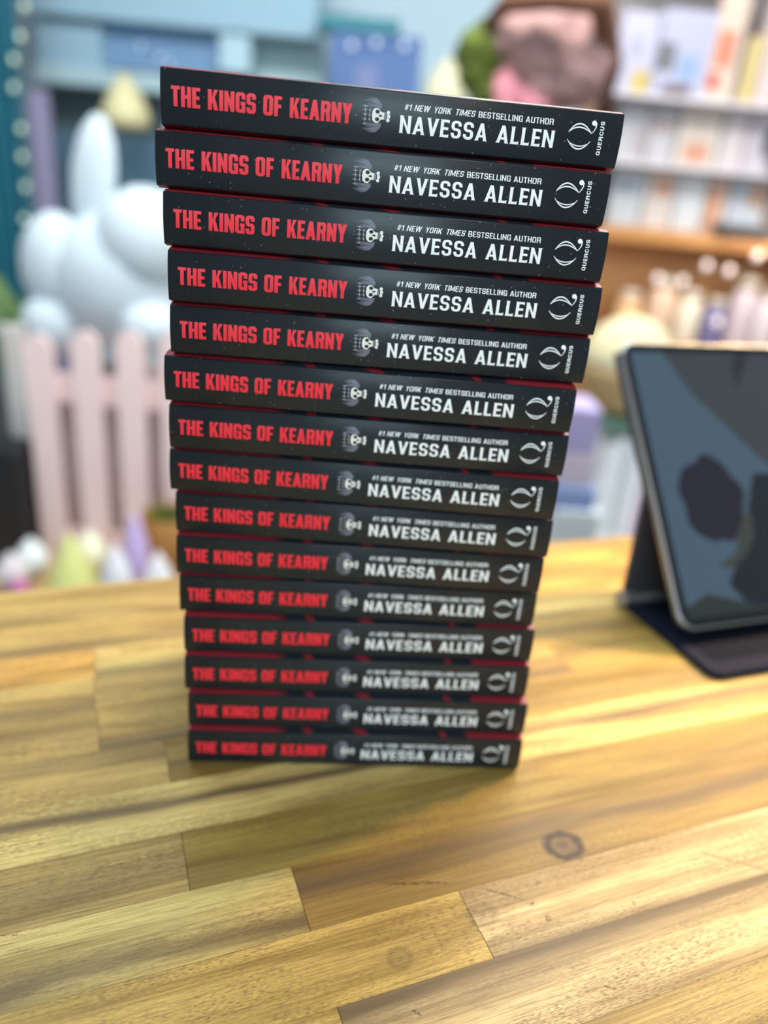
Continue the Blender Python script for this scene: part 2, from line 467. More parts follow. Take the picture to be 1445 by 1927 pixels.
def glyph(ch, w, s, b, ro, sf=0.0):
    o = []
    def ser(x0, x1, y, up_):                 # small flared foot
        if sf:
            d = sf * (1 if up_ else -1)
            o.append(((x0 - sf, y), (x1 + sf, y), (x1, y + d * 1.5), (x0, y + d * 1.5)))
    if ch == 'T':
        o += rect(0, 1 - b, w, 1) + rect(w / 2 - s / 2, 0, w / 2 + s / 2, 1 - b); ser(w / 2 - s / 2, w / 2 + s / 2, 0, True)
    elif ch == 'H':
        o += rect(0, 0, s, 1) + rect(w - s, 0, w, 1) + rect(s, .5 - b / 2, w - s, .5 + b / 2)
    elif ch in 'EFL':
        o += rect(0, 0, s, 1)
        if ch != 'L':
            o += rect(s, 1 - b, w, 1) + rect(s, .5 - b / 2, w * .92, .5 + b / 2)
        if ch != 'F':
            o += rect(s, 0, w, b)
        if sf:
            o.append(((w, b), (w, b + sf * 1.6), (w - s * .5, b))) if ch != 'F' else None
            o.append(((w, 1 - b), (w, 1 - b - sf * 1.6), (w - s * .5, 1 - b))) if ch != 'L' else None
            o.append(((0, 0), (-sf, 0), (0, sf * 1.5)))
            o.append(((0, 1), (-sf, 1), (0, 1 - sf * 1.5)))
            if ch == 'L':
                o.append(((s, 1), (s + sf, 1), (s, 1 - sf * 1.5)))
    elif ch == 'K':
        o += rect(0, 0, s, 1) + q((s, .33), (s, .56), (w - s * 1.08, 1), (w, 1)) + q((s * .9 + .03, .5), (s * 1.0 + .15, .68), (w + .01, 0), (w - s * 1.1, 0))
    elif ch == 'I':
        o += rect(0, 0, s, 1)
    elif ch == '1':
        o += rect(w - s, 0, w, 1) + q((w - s, .72), (w - s, .9), (0, .80), (0, .66))
    elif ch == 'N':
        o += rect(0, 0, s, 1) + rect(w - s, 0, w, 1) + q((s * .9, 1), (s * .1, 1), (w - s * .9, 0), (w - s * .1, 0))
        ser(0, s, 0, True); ser(w - s, w, 1, False)
        if sf:
            o.append(((0, 1), (-sf, 1), (0, 1 - sf * 1.5)))
    elif ch == 'M':
        o += rect(0, 0, s, 1) + rect(w - s, 0, w, 1) + q((0, 1), (s, 1), (w / 2 + s * .4, .12), (w / 2 - s * .4, .12)) + q((w - s, 1), (w, 1), (w / 2 + s * .4, .12), (w / 2 - s * .4, .12))
    elif ch == 'A':
        o += q((0, 0), (s, 0), (w / 2 + s * .5, 1), (w / 2 - s * .5, 1)) + q((w - s, 0), (w, 0), (w / 2 + s * .5, 1), (w / 2 - s * .5, 1)) + rect(w * .24, .2, w * .76, .2 + b * .9)
        ser(0, s, 0, True); ser(w - s, w, 0, True)
    elif ch == 'V':
        o += q((0, 1), (s, 1), (w / 2 + s * .5, 0), (w / 2 - s * .5, 0)) + q((w - s, 1), (w, 1), (w / 2 + s * .5, 0), (w / 2 - s * .5, 0))
        ser(0, s, 1, False); ser(w - s, w, 1, False)
    elif ch == 'W':
        h = w / 2 + s * .3
        for dx in (0, w - h):
            o += q((dx, 1), (dx + s, 1), (dx + h / 2 + s * .45, 0), (dx + h / 2 - s * .45, 0)) + q((dx + h - s, 1), (dx + h, 1), (dx + h / 2 + s * .45, 0), (dx + h / 2 - s * .45, 0))
    elif ch == 'Y':
        o += rect(w / 2 - s / 2, 0, w / 2 + s / 2, .45) + q((0, 1), (s * 1.05, 1), (w / 2 + s / 2, .40), (w / 2 - s / 2, .40)) + q((w - s * 1.05, 1), (w, 1), (w / 2 + s / 2, .40), (w / 2 - s / 2, .40))
    elif ch in 'OQ':
        o += arc(0, 0, w, 1, s, b, ro, ['TR', 'TL', 'BL', 'BR'], close=True)
        if ch == 'Q':
            o += q((w * .52, .34), (w * .66, .42), (w * 1.04, .02), (w * .88, -.04))
    elif ch == 'C':
        o += arc(0, 0, w, 1, s, b, ro, ['TR', 'TL', 'BL', 'BR'], ('R', .66), ('R', .34))
    elif ch == 'G':
        o += arc(0, 0, w, 1, s, b, ro, ['TR', 'TL', 'BL', 'BR'], ('R', .66), ('R', .40)) + rect(w * .52, .38, w, .38 + b)
        o += rect(w - s * .6, 0, w, .38)
    elif ch == 'S':
        o += arc(0, .5 - b / 2, w, 1, s, b, ro, ['TR', 'TL', 'BL'], ('R', .70), ('B', w * .6))
        o += arc(0, 0, w, .5 + b / 2, s, b, ro, ['TR', 'BR', 'BL'], ('T', w * .4), ('L', .30))
    elif ch == 'U':
        o += arc(0, 0, w, 1, s, b, ro, ['BL', 'BR'], ('L', 1), ('R', 1))
    elif ch == 'R':
        o += rect(0, 0, s, 1) + arc(0, .44, w, 1, s, b, ro, ['TR', 'BR'][::-1], ('B', s * .9), ('T', s * .9)) + q((w - s * 1.25, .46), (w - s * .2, .5), (w, 0), (w - s, 0))
        ser(0, s, 0, True)
    elif ch == 'B':
        o += rect(0, 0, s, 1) + arc(0, .5 - b / 2, w * .95, 1, s, b, ro, ['BR', 'TR'], ('B', s * .9), ('T', s * .9)) + arc(0, 0, w, .5 + b / 2, s, b, ro, ['BR', 'TR'], ('B', s * .9), ('T', s * .9))
    elif ch == '#':
        o += q((w * .15, 0), (w * .32, 0), (w * .47, 1), (w * .30, 1)) + q((w * .55, 0), (w * .72, 0), (w * .87, 1), (w * .70, 1)) + rect(0, .28, w * .9, .40) + rect(w * .08, .60, w, .72)
    return o
WID = dict(T=.46, H=.52, E=.42, F=.41, L=.40, K=.54, I=0, N=.54, M=.70, A=.58, V=.56, W=.84, Y=.54, O=.52, Q=.52, C=.50, G=.52, S=.50, U=.52, R=.53, B=.52)
WID['1'] = .30; WID['#'] = .5
def word(text, x0, x1, y0, cap, s, b, ro, gap, wide=1.0, sf=0.0, shear=0.0, space=0.3):
    out, x = [], 0.0
    for ch in text:
        if ch == ' ':
            x += space
            continue
        wd = s if ch == 'I' else WID[ch] * wide
        for poly in glyph(ch, wd, s, b, ro, sf):
            out.append([(x + px + shear * py, py) for px, py in poly])
        x += wd + gap
    x -= gap
    k = (x1 - x0) / x
    return [[(x0 + px * k, y0 + py * cap) for px, py in poly] for poly in out]
def stroke(pts, wd, n=14):                   # quadratic bezier with swelling width
    (ax, ay), (bx, by), (cx, cy) = pts
    pr = []
    for i in range(n + 1):
        t = i / n
        x = (1 - t) ** 2 * ax + 2 * t * (1 - t) * bx + t * t * cx
        y = (1 - t) ** 2 * ay + 2 * t * (1 - t) * by + t * t * cy
        dx = 2 * (1 - t) * (bx - ax) + 2 * t * (cx - bx)
        dy = 2 * (1 - t) * (by - ay) + 2 * t * (cy - by)
        l = math.hypot(dx, dy) or 1
        h = (wd[0] * (1 - t) ** 2 + 2 * wd[1] * t * (1 - t) + wd[2] * t * t) / 2
        pr.append(((x - dy / l * h, y + dx / l * h), (x + dy / l * h, y - dx / l * h)))
    return [[p0[0], p1[0], p1[1], p0[1]] for p0, p1 in zip(pr, pr[1:])]
def disc(cx, cy, rx, ry=None, n=16):
    ry = ry or rx
    return [[(cx + rx * math.cos(2 * math.pi * i / n), cy + ry * math.sin(2 * math.pi * i / n)) for i in range(n)]]

# ---------------------------------------------------------------- the paperbacks
BL, BT, BD = 0.198, 0.02392, 0.129           # height, thickness, depth of the book block
SET, ER, BULGE = 0.00110, 0.0019, 0.0012
def spine_y(v):                              # spine bulges a little towards the viewer; v in metres up the spine
    t = max(-1, min(1, (v - BT / 2) / (BT / 2 - ER)))
    return -BULGE * (1 - t * t)
def print_mesh(name, polys, m, off, parent):
    bm = bmesh.new()
    for layer, (ps, mi) in enumerate(polys):
        # flatten overlapping strokes into one outline per colour, cluster by cluster
        clusters = []
        for p in ps:
            p2 = []
            for x, y in p:
                if not p2 or (abs(x - p2[-1][0]) + abs(y - p2[-1][1])) > 1e-5:
                    p2.append((x, y))
            if len(p2) < 3:
                continue
            ar = sum(p2[i][0] * p2[(i + 1) % len(p2)][1] - p2[(i + 1) % len(p2)][0] * p2[i][1] for i in range(len(p2)))
            if abs(ar) < 1e-7:
                continue
            if ar < 0:
                p2 = p2[::-1]
            x0, x1 = min(c[0] for c in p2), max(c[0] for c in p2)
            hit = [c for c in clusters if c[0] < x1 + .01 and c[1] > x0 - .01]
            new = [min([x0] + [c[0] for c in hit]), max([x1] + [c[1] for c in hit]), [p2] + [q_ for c in hit for q_ in c[2]]]
            clusters = [c for c in clusters if c not in hit] + [new]
        for c in clusters:
            vs, fs = [], []
            for p2 in c[2]:
                fs.append(list(range(len(vs), len(vs) + len(p2))))
                vs += [Vector(t) for t in p2]
            r_ = delaunay_2d_cdt(vs, [], fs, 1, 1e-4)
            nv = [bm.verts.new((v.x / 1000 - BL / 2, -layer * 2e-5, v.y / 1000 + (BT - 0.02124) / 2)) for v in r_[0]]
            for f, src in zip(r_[2], r_[5]):
                if src:
                    bm.faces.new([nv[i] for i in f]).material_index = mi
    for i in range(1, 20):
        z = BT * i / 20
        bmesh.ops.bisect_plane(bm, geom=bm.verts[:] + bm.edges[:] + bm.faces[:], plane_co=(0, 0, z), plane_no=(0, 0, 1))
    for v in bm.verts:
        v.co.y += spine_y(v.co.z) - off
    return link(name, bm, m, parent)
def cover_materials():
    def base(name):
        m = bpy.data.materials.new(name)
        m.use_nodes = True
        return m, m.node_tree, m.node_tree.nodes['Principled BSDF']
    m1, nt, b = base('matt_black_spine')
    tc = nt.nodes.new('ShaderNodeTexCoord')
    oi = nt.nodes.new('ShaderNodeObjectInfo')
    ad = nt.nodes.new('ShaderNodeVectorMath'); ad.operation = 'ADD'
    nt.links.new(tc.outputs['Object'], ad.inputs[0])
    nt.links.new(oi.outputs['Random'], ad.inputs[1])
    vr = nt.nodes.new('ShaderNodeTexVoronoi'); vr.inputs['Scale'].default_value = 560
    nt.links.new(ad.outputs[0], vr.inputs['Vector'])
    mr = nt.nodes.new('ShaderNodeMapRange'); mr.inputs[1].default_value = .20; mr.inputs[2].default_value = .10
    nt.links.new(vr.outputs['Distance'], mr.inputs[0])
    sc = nt.nodes.new('ShaderNodeSeparateColor'); nt.links.new(vr.outputs['Color'], sc.inputs[0])
    mr2 = nt.nodes.new('ShaderNodeMapRange'); mr2.inputs[1].default_value = .80; mr2.inputs[2].default_value = 1.0; mr2.inputs[4].default_value = .75
    nt.links.new(sc.outputs[0], mr2.inputs[0])
    mu = nt.nodes.new('ShaderNodeMath'); mu.operation = 'MULTIPLY'
    nt.links.new(mr.outputs[0], mu.inputs[0]); nt.links.new(mr2.outputs[0], mu.inputs[1])
    mx = nt.nodes.new('ShaderNodeMix'); mx.data_type = 'RGBA'
    mx.inputs[6].default_value = (0.0120, 0.0180, 0.0225, 1); mx.inputs[7].default_value = (0.32, 0.34, 0.35, 1)
    nt.links.new(mu.outputs[0], mx.inputs[0]); nt.links.new(mx.outputs[2], b.inputs['Base Color'])
    b.inputs['Roughness'].default_value = .36
    b.inputs['Specular IOR Level'].default_value = .44
    # front cover: near-black art with red strokes and a red band with pale marks towards the foot
    m2, nt, b = base('front_cover_art')
    tc = nt.nodes.new('ShaderNodeTexCoord')
    wv = nt.nodes.new('ShaderNodeTexWave'); wv.bands_direction = 'DIAGONAL'
    wv.inputs['Scale'].default_value = 14; wv.inputs['Distortion'].default_value = 9; wv.inputs['Detail'].default_value = 2
    nt.links.new(tc.outputs['Object'], wv.inputs['Vector'])
    r1 = nt.nodes.new('ShaderNodeMapRange'); r1.inputs[1].default_value = .90; r1.inputs[2].default_value = .97
    nt.links.new(wv.outputs['Fac'], r1.inputs[0])
    sx = nt.nodes.new('ShaderNodeSeparateXYZ'); nt.links.new(tc.outputs['Object'], sx.inputs[0])
    r2 = nt.nodes.new('ShaderNodeMapRange'); r2.inputs[1].default_value = .064; r2.inputs[2].default_value = .066
    nt.links.new(sx.outputs[0], r2.inputs[0])
    r4 = nt.nodes.new('ShaderNodeMapRange'); r4.inputs[1].default_value = -.042; r4.inputs[2].default_value = -.050
    nt.links.new(sx.outputs[0], r4.inputs[0])
    mxx = nt.nodes.new('ShaderNodeMath'); mxx.operation = 'MAXIMUM'
    nt.links.new(r2.outputs[0], mxx.inputs[0]); nt.links.new(r4.outputs[0], mxx.inputs[1])
    mx2 = nt.nodes.new('ShaderNodeMath'); mx2.operation = 'MAXIMUM'
    nt.links.new(r1.outputs[0], mx2.inputs[0]); nt.links.new(mxx.outputs[0], mx2.inputs[1])
    cm = nt.nodes.new('ShaderNodeMix'); cm.data_type = 'RGBA'
    cm.inputs[6].default_value = (0.012, 0.02, 0.026, 1); cm.inputs[7].default_value = (0.27, 0.018, 0.028, 1)
    nt.links.new(mx2.outputs[0], cm.inputs[0])
    nz = nt.nodes.new('ShaderNodeTexNoise'); nz.inputs['Scale'].default_value = 120
    nt.links.new(tc.outputs['Object'], nz.inputs['Vector'])
    r3 = nt.nodes.new('ShaderNodeMapRange'); r3.inputs[1].default_value = .66; r3.inputs[2].default_value = .70
    nt.links.new(nz.outputs['Fac'], r3.inputs[0])
    ml = nt.nodes.new('ShaderNodeMath'); ml.operation = 'MULTIPLY'
    nt.links.new(r3.outputs[0], ml.inputs[0]); nt.links.new(r2.outputs[0], ml.inputs[1])
    c2 = nt.nodes.new('ShaderNodeMix'); c2.data_type = 'RGBA'; c2.inputs[7].default_value = (.8, .75, .7, 1)
    nt.links.new(ml.outputs[0], c2.inputs[0]); nt.links.new(cm.outputs[2], c2.inputs[6])
    nt.links.new(c2.outputs[2], b.inputs['Base Color'])
    b.inputs['Roughness'].default_value = .42
    m3_ = mat('#6e1a28', 0.5)
    return [m1, m2, m3_]

def make_book():
    root = thing('paperback_book', (0, 0, 0))
    # cover: spine profile swept along the height, then two boards as a thin shell
    th = .00035
    edge = []
    for i in range(6):
        t = R(15 + 75 * i / 5)
        edge.append((.0009 * (1 - math.sin(t)), BT - SET - (ER - SET) * (1 - math.cos(t))))
    prof = [(BD, BT, 1), (.0080, BT, 1), (.0048, BT - .0002, 1), (.0012, BT - SET, 1)] + [(y, z, 0) for y, z in edge]
    n = 14
    for i in range(1, n):
        v = BT - ER - (BT - 2 * ER) * i / n
        prof.append((spine_y(v), v, 0))
    prof += [(y, BT - z, 0) for y, z in edge[::-1]] + [(.0012, SET, 2), (.0048, .0002, 2), (.0080, 0, 2), (BD, 0, 2)]
    bm = bmesh.new()
    def nrm(i):
        p0, p1 = prof[max(0, i - 1)], prof[min(len(prof) - 1, i + 1)]
        ty, tz = p1[0] - p0[0], p1[1] - p0[1]
        l = math.hypot(ty, tz)
        return (tz / l, -ty / l)
    def rg(x, ins):
        o = []
        for i, (y, z, _) in enumerate(prof):
            ny, nz = nrm(i)
            o.append(bm.verts.new((x, y - ins * ny, z - ins * nz)))
        return o
    h = BL / 2
    A, B = rg(-h, 0), rg(h, 0)
    a, b = rg(-h, th), rg(h, th)
    for i in range(len(prof) - 1):
        if prof[i][2] == 1 and prof[i + 1][2] == 1: m_ = 1
        elif prof[i][2] == 2 and prof[i + 1][2] == 2: m_ = 2
        else: m_ = 0
        for quad_, mm in (((A[i], A[i + 1], B[i + 1], B[i]), m_), ((a[i], b[i], b[i + 1], a[i + 1]), 3), ((A[i], a[i], a[i + 1], A[i + 1]), m_), ((B[i], B[i + 1], b[i + 1], b[i]), m_)):
            f = bm.faces.new(quad_)
            f.material_index = mm
            f.smooth = quad_[0] is A[i] and m_ == 0
    for i in (0, -1):
        f = bm.faces.new((A[i], B[i], b[i], a[i]))
        f.material_index = 3
    bmesh.ops.recalc_face_normals(bm, faces=bm.faces[:])
    link('cover', bm, cover_materials() + [mat('#d8cdb8', 0.7)], root)
    # page block with layered page edges
    bm = bmesh.new()
    add_box(bm, -h + .0006, .0085, th + .0001, h - .0006, BD - .0008, BT - th - .0001)
    add_box(bm, -h + .0006, .0018, SET + th + .0001, h - .0006, .0084, BT - SET - th - .0001)
    pm = bpy.data.materials.new('page_edges')
    pm.use_nodes = True
    nt = pm.node_tree
    tc = nt.nodes.new('ShaderNodeTexCoord'); wv = nt.nodes.new('ShaderNodeTexWave')
    wv.bands_direction = 'Z'; wv.inputs['Scale'].default_value = 900; wv.inputs['Distortion'].default_value = 1.5
    nt.links.new(tc.outputs['Object'], wv.inputs['Vector'])
    cr = nt.nodes.new('ShaderNodeMix'); cr.data_type = 'RGBA'
    cr.inputs[6].default_value = srgb('#b9a98b'); cr.inputs[7].default_value = srgb('#e4d8bf')
    nt.links.new(wv.outputs['Fac'], cr.inputs[0]); nt.links.new(cr.outputs[2], nt.nodes['Principled BSDF'].inputs['Base Color'])
    nt.nodes['Principled BSDF'].inputs['Roughness'].default_value = .9
    link('page_block', bm, pm, root)
    red = mat('#f02838', 0.5)
    wht = mat('#fbfdfc', 0.5)
    # title
    t = []
    for tx, x0, x1 in (('THE', 4.5, 16.6), ('KINGS', 19.8, 39.9), ('OF', 43.0, 50.8), ('KEARNY', 54.2, 80.5)):
        t += word(tx, x0, x1, 7.05, 7.65, .205, .17, .17, .06)
    print_mesh('title_lettering', [(t, 0)], red, .00004, root)
    # author block
    t = []
    for tx, x0, x1, sh in (('#1', 102.7, 105.5, .12), ('NEW', 106.9, 113.3, .2), ('YORK', 115.2, 122.5, .2), ('TIMES', 124.5, 132.9, .2), ('BESTSELLING', 134.7, 153.9, 0), ('AUTHOR', 155.3, 167.5, 0)):
        t += word(tx, x0, x1, 14.35, 2.35, .13, .125, .16, .12, shear=sh)
    t += word('NAVESSA', 101.3, 139.3, 5.45, 6.75, .175, .145, .24, .13, wide=1.15, sf=.035)
    t += word('ALLEN', 143.6, 168.6, 5.45, 6.75, .175, .145, .24, .13, wide=1.15, sf=.035)
    print_mesh('author_lettering', [(t, 0)], wht, .00004, root)
    # publisher mark
    t = stroke([(174.6, 12.3), (178.9, 19.5), (184.7, 12.5)], (.25, .9, .25)) + stroke([(174.8, 12.5), (178.9, 16.6), (184.6, 12.6)], (.2, .85, .2))
    t += stroke([(174.5, 9.5), (179.9, 2.6), (184.7, 9.5)], (.25, .9, .25)) + stroke([(174.9, 8.8), (179.8, 5.7), (184.3, 8.7)], (.15, .8, .15))
    t += stroke([(184.6, 12.5), (186.6, 14.2), (186.35, 16.7)], (.25, .35, .6)) + disc(185.35, 16.65, 1.05)
    qw = word('QUERCUS', 0, 13.2, 0, 1.75, .19, .17, .5, .2, wide=1.35)
    t += [[(189.95 - y, 4.4 + x) for x, y in p] for p in qw]
    print_mesh('publisher_mark', [(t, 0)], wht, .00004, root)
    # winged skull emblem, lying on its side (crown left, jaw right)
    cv = 11.2
    def mir(ps):
        return [[(x, 2 * cv - y) for x, y in p] for p in ps]
    wing = []
    for i in range(11):
        f = i / 10
        x0, y0 = 85.0 + 2.2 * f ** 1.2 + 2.6 * f, 16.4 + 1.5 * math.sin(f * 2.2)
        wing += stroke([(93.2 - .9 * (1 - f), 14.2 + .8 * f), (90.4 + .9 * f, 16.6 + .8 * f), (x0 + 1.0 * f, y0)], (.26, .34, .08), 8)
    for i in range(6):
        f = i / 5
        wing += stroke([(93.4 - .4 * f, 14.0 + .3 * f), (89.6 + .6 * f, 15.6 - .9 * (1 - f)), (86.3 + .3 * f, 15.6 - 1.6 * (1 - f))], (.2, .26, .08), 8)
    wing += mir(wing)
    def lobe(sg):
        return [[(90.1 + 3.3 * math.cos(R(a)), cv + sg * (3.0 + 3.3 * math.sin(R(a)))) for a in range(0, 181, 12)]]
    back = lobe(1) + lobe(-1)
    crown = []
    for y in (7.6, 9.4, 11.2, 13.0, 14.4):
        crown += stroke([(84.9, y), (86.0, y + .1), (87.0, y)], (.12, .5, .3), 4) + disc(86.2, y, .35)
        crown += disc(88.1, y, .42) if 8 < y < 14 else []
    crown += stroke([(86.0, 8), (86.3, 11.2), (86.0, 14.2)], (.2, .3, .2), 8) + stroke([(88.5, 8.6), (87.5, 11.2), (88.5, 13.8)], (.2, .3, .2), 8)
    face = [[(89.1, 11.2), (89.3, 9.4), (90.2, 8.5), (91.6, 8.3), (92.3, 8.9), (92.9, 9.7), (94.2, 9.9), (94.3, 12.5), (92.9, 12.7), (92.3, 13.4), (91.6, 14.0), (90.2, 13.9), (89.3, 13.0)]]
    bone = disc(96.0, 9.7, .75, .7) + disc(96.3, 11.2, .65, .75) + disc(96.0, 12.7, .75, .7) + stroke([(95.9, 9.4), (96.3, 11.2), (95.9, 13)], (.9, .9, .9), 6)
    dark = disc(91.4, 12.65, .95, .8) + disc(91.4, 9.75, .95, .8) + disc(92.7, 11.2, .75, .42)
    jaw = rect(94.35, 9.8, 94.65, 12.6) + rect(94.9, 9.9, 95.2, 12.5)
    print_mesh('skull_emblem', [(back, 4), (wing, 0), (crown, 1), (face + bone, 2), (dark, 3), (jaw, 1)], [mat('#70717f', .5), mat('#9a9aa4', .5), mat('#eceae2', .5), mat('#0d0e11', .5), mat('#3b3d47', .5)], .00004, root)
    return root
STACK = [(-0.0111, 0.3599, 4.07), (-0.0133, 0.3563, 3.01), (-0.0097, 0.3543, 3.59), (-0.0078, 0.3535, 4.18), (-0.0080, 0.3558, 4.47),
         (-0.0115, 0.3537, 2.40), (-0.0101, 0.3558, 3.26), (-0.0113, 0.3566, 1.78), (-0.0093, 0.3598, 2.76), (-0.0092, 0.3610, 4.24),
         (-0.0083, 0.3630, 5.16), (-0.0056, 0.3616, 6.11), (-0.0050, 0.3593, 6.15), (-0.0028, 0.3568, 5.65), (-0.0025, 0.3538, 5.59)]
ORD = ['topmost', 'second from the top', 'third from the top', 'fourth from the top', 'fifth from the top', 'sixth from the top', 'seventh from the top',
       'middle one, eighth from the top', 'seventh from the bottom', 'sixth from the bottom', 'fifth from the bottom', 'fourth from the bottom',
       'third from the bottom', 'second from the bottom', 'bottom one']
PITCH_B = 0.023936
proto = make_book()
for i, (x, y, a) in enumerate(STACK):
    if i == 0:
        o = proto
    else:
        o = proto.copy()
        C.objects.link(o)
        for ch in list(proto.children):
            c = ch.copy()
            C.objects.link(c)
            c.parent = o
    o.location = (x, y, TZ + .0001 + (14 - i) * PITCH_B)
    o.rotation_euler = (0, 0, R(a))
    tag(o, 'black paperback with red spine title in the tall stack, ' + ORD[i], 'book', 'identical black paperbacks in the tall stack')

# ---------------------------------------------------------------- tablet on its folding stand
TAB_A = Vector((0.2455, 0.5192, TZ + 0.0183))
TX = Vector((math.cos(R(21.5)), math.sin(R(21.5)), 0))
TYv = (Vector((0.1890, 0.6626, TZ + 0.2202)) - TAB_A).normalized()
TYv = (TYv - TX * TYv.dot(TX)).normalized()
TN_ = TX.cross(TYv)                          # faces the viewer
TW, TH_, TT = 0.185, 0.253, 0.0062
TM = Matrix((TX, TYv, TN_)).transposed().to_4x4()
TM.translation = TAB_A
def rounded(x0, y0, x1, y1, r, n=10):
    p = []
    for cx, cy, a0 in ((x1 - r, y1 - r, 0), (x0 + r, y1 - r, 90), (x0 + r, y0 + r, 180), (x1 - r, y0 + r, 270)):
        for i in range(n + 1):
            a = R(a0 + 90 * i / n)
            p.append((cx + r * math.cos(a), cy + r * math.sin(a)))
    return p
def slab(bm, outline, levels, mi=0):         # levels: (z, inset) pairs from bottom to top, outline shrunk by inset
    cx = sum(p[0] for p in outline) / len(outline); cy = sum(p[1] for p in outline) / len(outline)
    hx = max(p[0] for p in outline) - cx; hy = max(p[1] for p in outline) - cy
    rings = []
    for z, ins in levels:
        rings.append([bm.verts.new((cx + (x - cx) * (1 - ins / hx), cy + (y - cy) * (1 - ins / hy), z)) for x, y in outline])
    n = len(outline)
    for a, b in zip(rings, rings[1:]):
        for i in range(n):
            f = bm.faces.new((a[i], a[(i + 1) % n], b[(i + 1) % n], b[i]))
            f.material_index = mi
            f.smooth = True
    bm.faces.new(rings[0][::-1]).material_index = mi
    bm.faces.new(rings[-1]).material_index = mi
tablet = thing('tablet', TAB_A)
tablet.rotation_euler = TM.to_euler()
tag(tablet, 'dark tablet with rounded silver-grey edge leaning back on a folding stand', 'tablet')
bm = bmesh.new()
slab(bm, rounded(0, 0, TW, TH_, .016), [(-TT, .0016), (-TT + .0006, .0004), (-TT + .0016, 0), (-.0014, 0), (-.0004, .0005), (0, .0014)])
link('tablet_body', bm, mat('#8d959c', .32, metal=.85), tablet)
bm = bmesh.new()
slab(bm, rounded(.0022, .0022, TW - .0022, TH_ - .0022, .0145), [(-.0001, 0), (.00012, 0)])
glass = mat('#07090b', .06, spec=.6)
link('screen_glass', bm, glass, tablet)
def on_screen(px, py):
    d = ray(px, py)
    p = CAM + d * ((TAB_A - CAM).dot(TN_) / d.dot(TN_))
    return ((p - TAB_A).dot(TX), (p - TAB_A).dot(TYv))
def shown(hexcol, e):
    m = bpy.data.materials.new('screen_' + hexcol.strip('#'))
    m.use_nodes = True
    b = m.node_tree.nodes['Principled BSDF']
    b.inputs['Base Color'].default_value = (.004, .004, .005, 1)
    b.inputs['Roughness'].default_value = .08
    b.inputs['Emission Color'].default_value = srgb(hexcol)
    b.inputs['Emission Strength'].default_value = e
    return m
def clip_poly(pts, x0, y0, x1, y1):
    def cut(ps, f, t):
        o = []
        for i in range(len(ps)):
            a, b = ps[i], ps[(i + 1) % len(ps)]
            fa, fb = f(a), f(b)
            if fa >= 0: o.append(a)
            if fa * fb < 0:
                k = fa / (fa - fb)
                o.append((a[0] + (b[0] - a[0]) * k, a[1] + (b[1] - a[1]) * k))
        return o
    for f in (lambda p: p[0] - x0, lambda p: x1 - p[0], lambda p: p[1] - y0, lambda p: y1 - p[1]):
        pts = cut(pts, f, 0) if pts else pts
    return pts
IMG = (.0095, .0095, TW - .0095, TH_ - .0095)
bm = bmesh.new()
def picture(pts, mi, z):
    p = clip_poly(pts, *IMG)
    if len(p) > 2:
        f = bm.faces.new([bm.verts.new((x, y, z)) for x, y in p])
        f.normal_update()
        if f.normal.z < 0: f.normal_flip()
        f.material_index = mi
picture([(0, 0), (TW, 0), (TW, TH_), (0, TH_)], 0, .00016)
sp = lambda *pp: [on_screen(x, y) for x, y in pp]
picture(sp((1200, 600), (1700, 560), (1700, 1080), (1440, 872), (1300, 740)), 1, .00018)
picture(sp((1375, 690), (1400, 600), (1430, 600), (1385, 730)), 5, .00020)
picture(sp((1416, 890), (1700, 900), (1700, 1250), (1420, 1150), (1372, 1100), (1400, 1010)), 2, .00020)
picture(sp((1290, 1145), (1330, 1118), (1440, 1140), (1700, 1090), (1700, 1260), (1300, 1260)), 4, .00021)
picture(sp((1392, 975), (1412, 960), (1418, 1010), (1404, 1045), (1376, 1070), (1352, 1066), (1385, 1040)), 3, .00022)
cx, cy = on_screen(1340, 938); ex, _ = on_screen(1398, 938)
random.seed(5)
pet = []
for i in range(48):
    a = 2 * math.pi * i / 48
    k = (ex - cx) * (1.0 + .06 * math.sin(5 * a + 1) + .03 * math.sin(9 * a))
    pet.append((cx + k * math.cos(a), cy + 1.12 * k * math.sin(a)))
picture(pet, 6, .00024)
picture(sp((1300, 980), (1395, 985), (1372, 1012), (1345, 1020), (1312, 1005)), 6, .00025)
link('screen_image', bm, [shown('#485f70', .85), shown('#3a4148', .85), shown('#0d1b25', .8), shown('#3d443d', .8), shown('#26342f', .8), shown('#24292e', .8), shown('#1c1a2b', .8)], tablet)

stand = thing('tablet_stand', (*on(1335, 1278).to_2d(), TZ), R(21.5))
tag(stand, 'charcoal folding tablet stand with flat base plate, lying on the wooden table', 'tablet stand')
bm = bmesh.new()
slab(bm, rounded(0, -.004, .186, .112, .010), [(.0002, .001), (.0012, 0), (.0052, 0), (.0062, .0012)])
link('base_plate', bm, mat('#141a2a', .7, spec=.08, vary=.1, scale=300), stand)
bm = bmesh.new()
slab(bm, rounded(.012, .012, .174, .062, .006), [(.0063, 0), (.0066, .0006)])
link('inner_pad', bm, mat('#11151f', .8, spec=.06), stand)
bm = bmesh.new()
add_tube(bm, [(-.002, .110, .0085), (.188, .110, .0085)], .0080, 16)
link('hinge', bm, mat('#2e3038', .4), stand)
bm = bmesh.new()
add_tube(bm, [(-.0045, .110, .0085), (-.002, .110, .0085)], .0074, 16)
link('hinge_cap', bm, mat('#8f949c', .35, metal=.7), stand)
bm = bmesh.new()                              # rear panel rising from the hinge to the tablet's back
inv = Matrix.Rotation(-R(21.5), 3, 'Z')
def st_local(p): return inv @ (p - Vector(stand.location))
mid = st_local(TAB_A + TYv * .118 - TN_ * (TT + .0022))
top = st_local(TAB_A + TYv * .245 - TN_ * (TT + .0022))
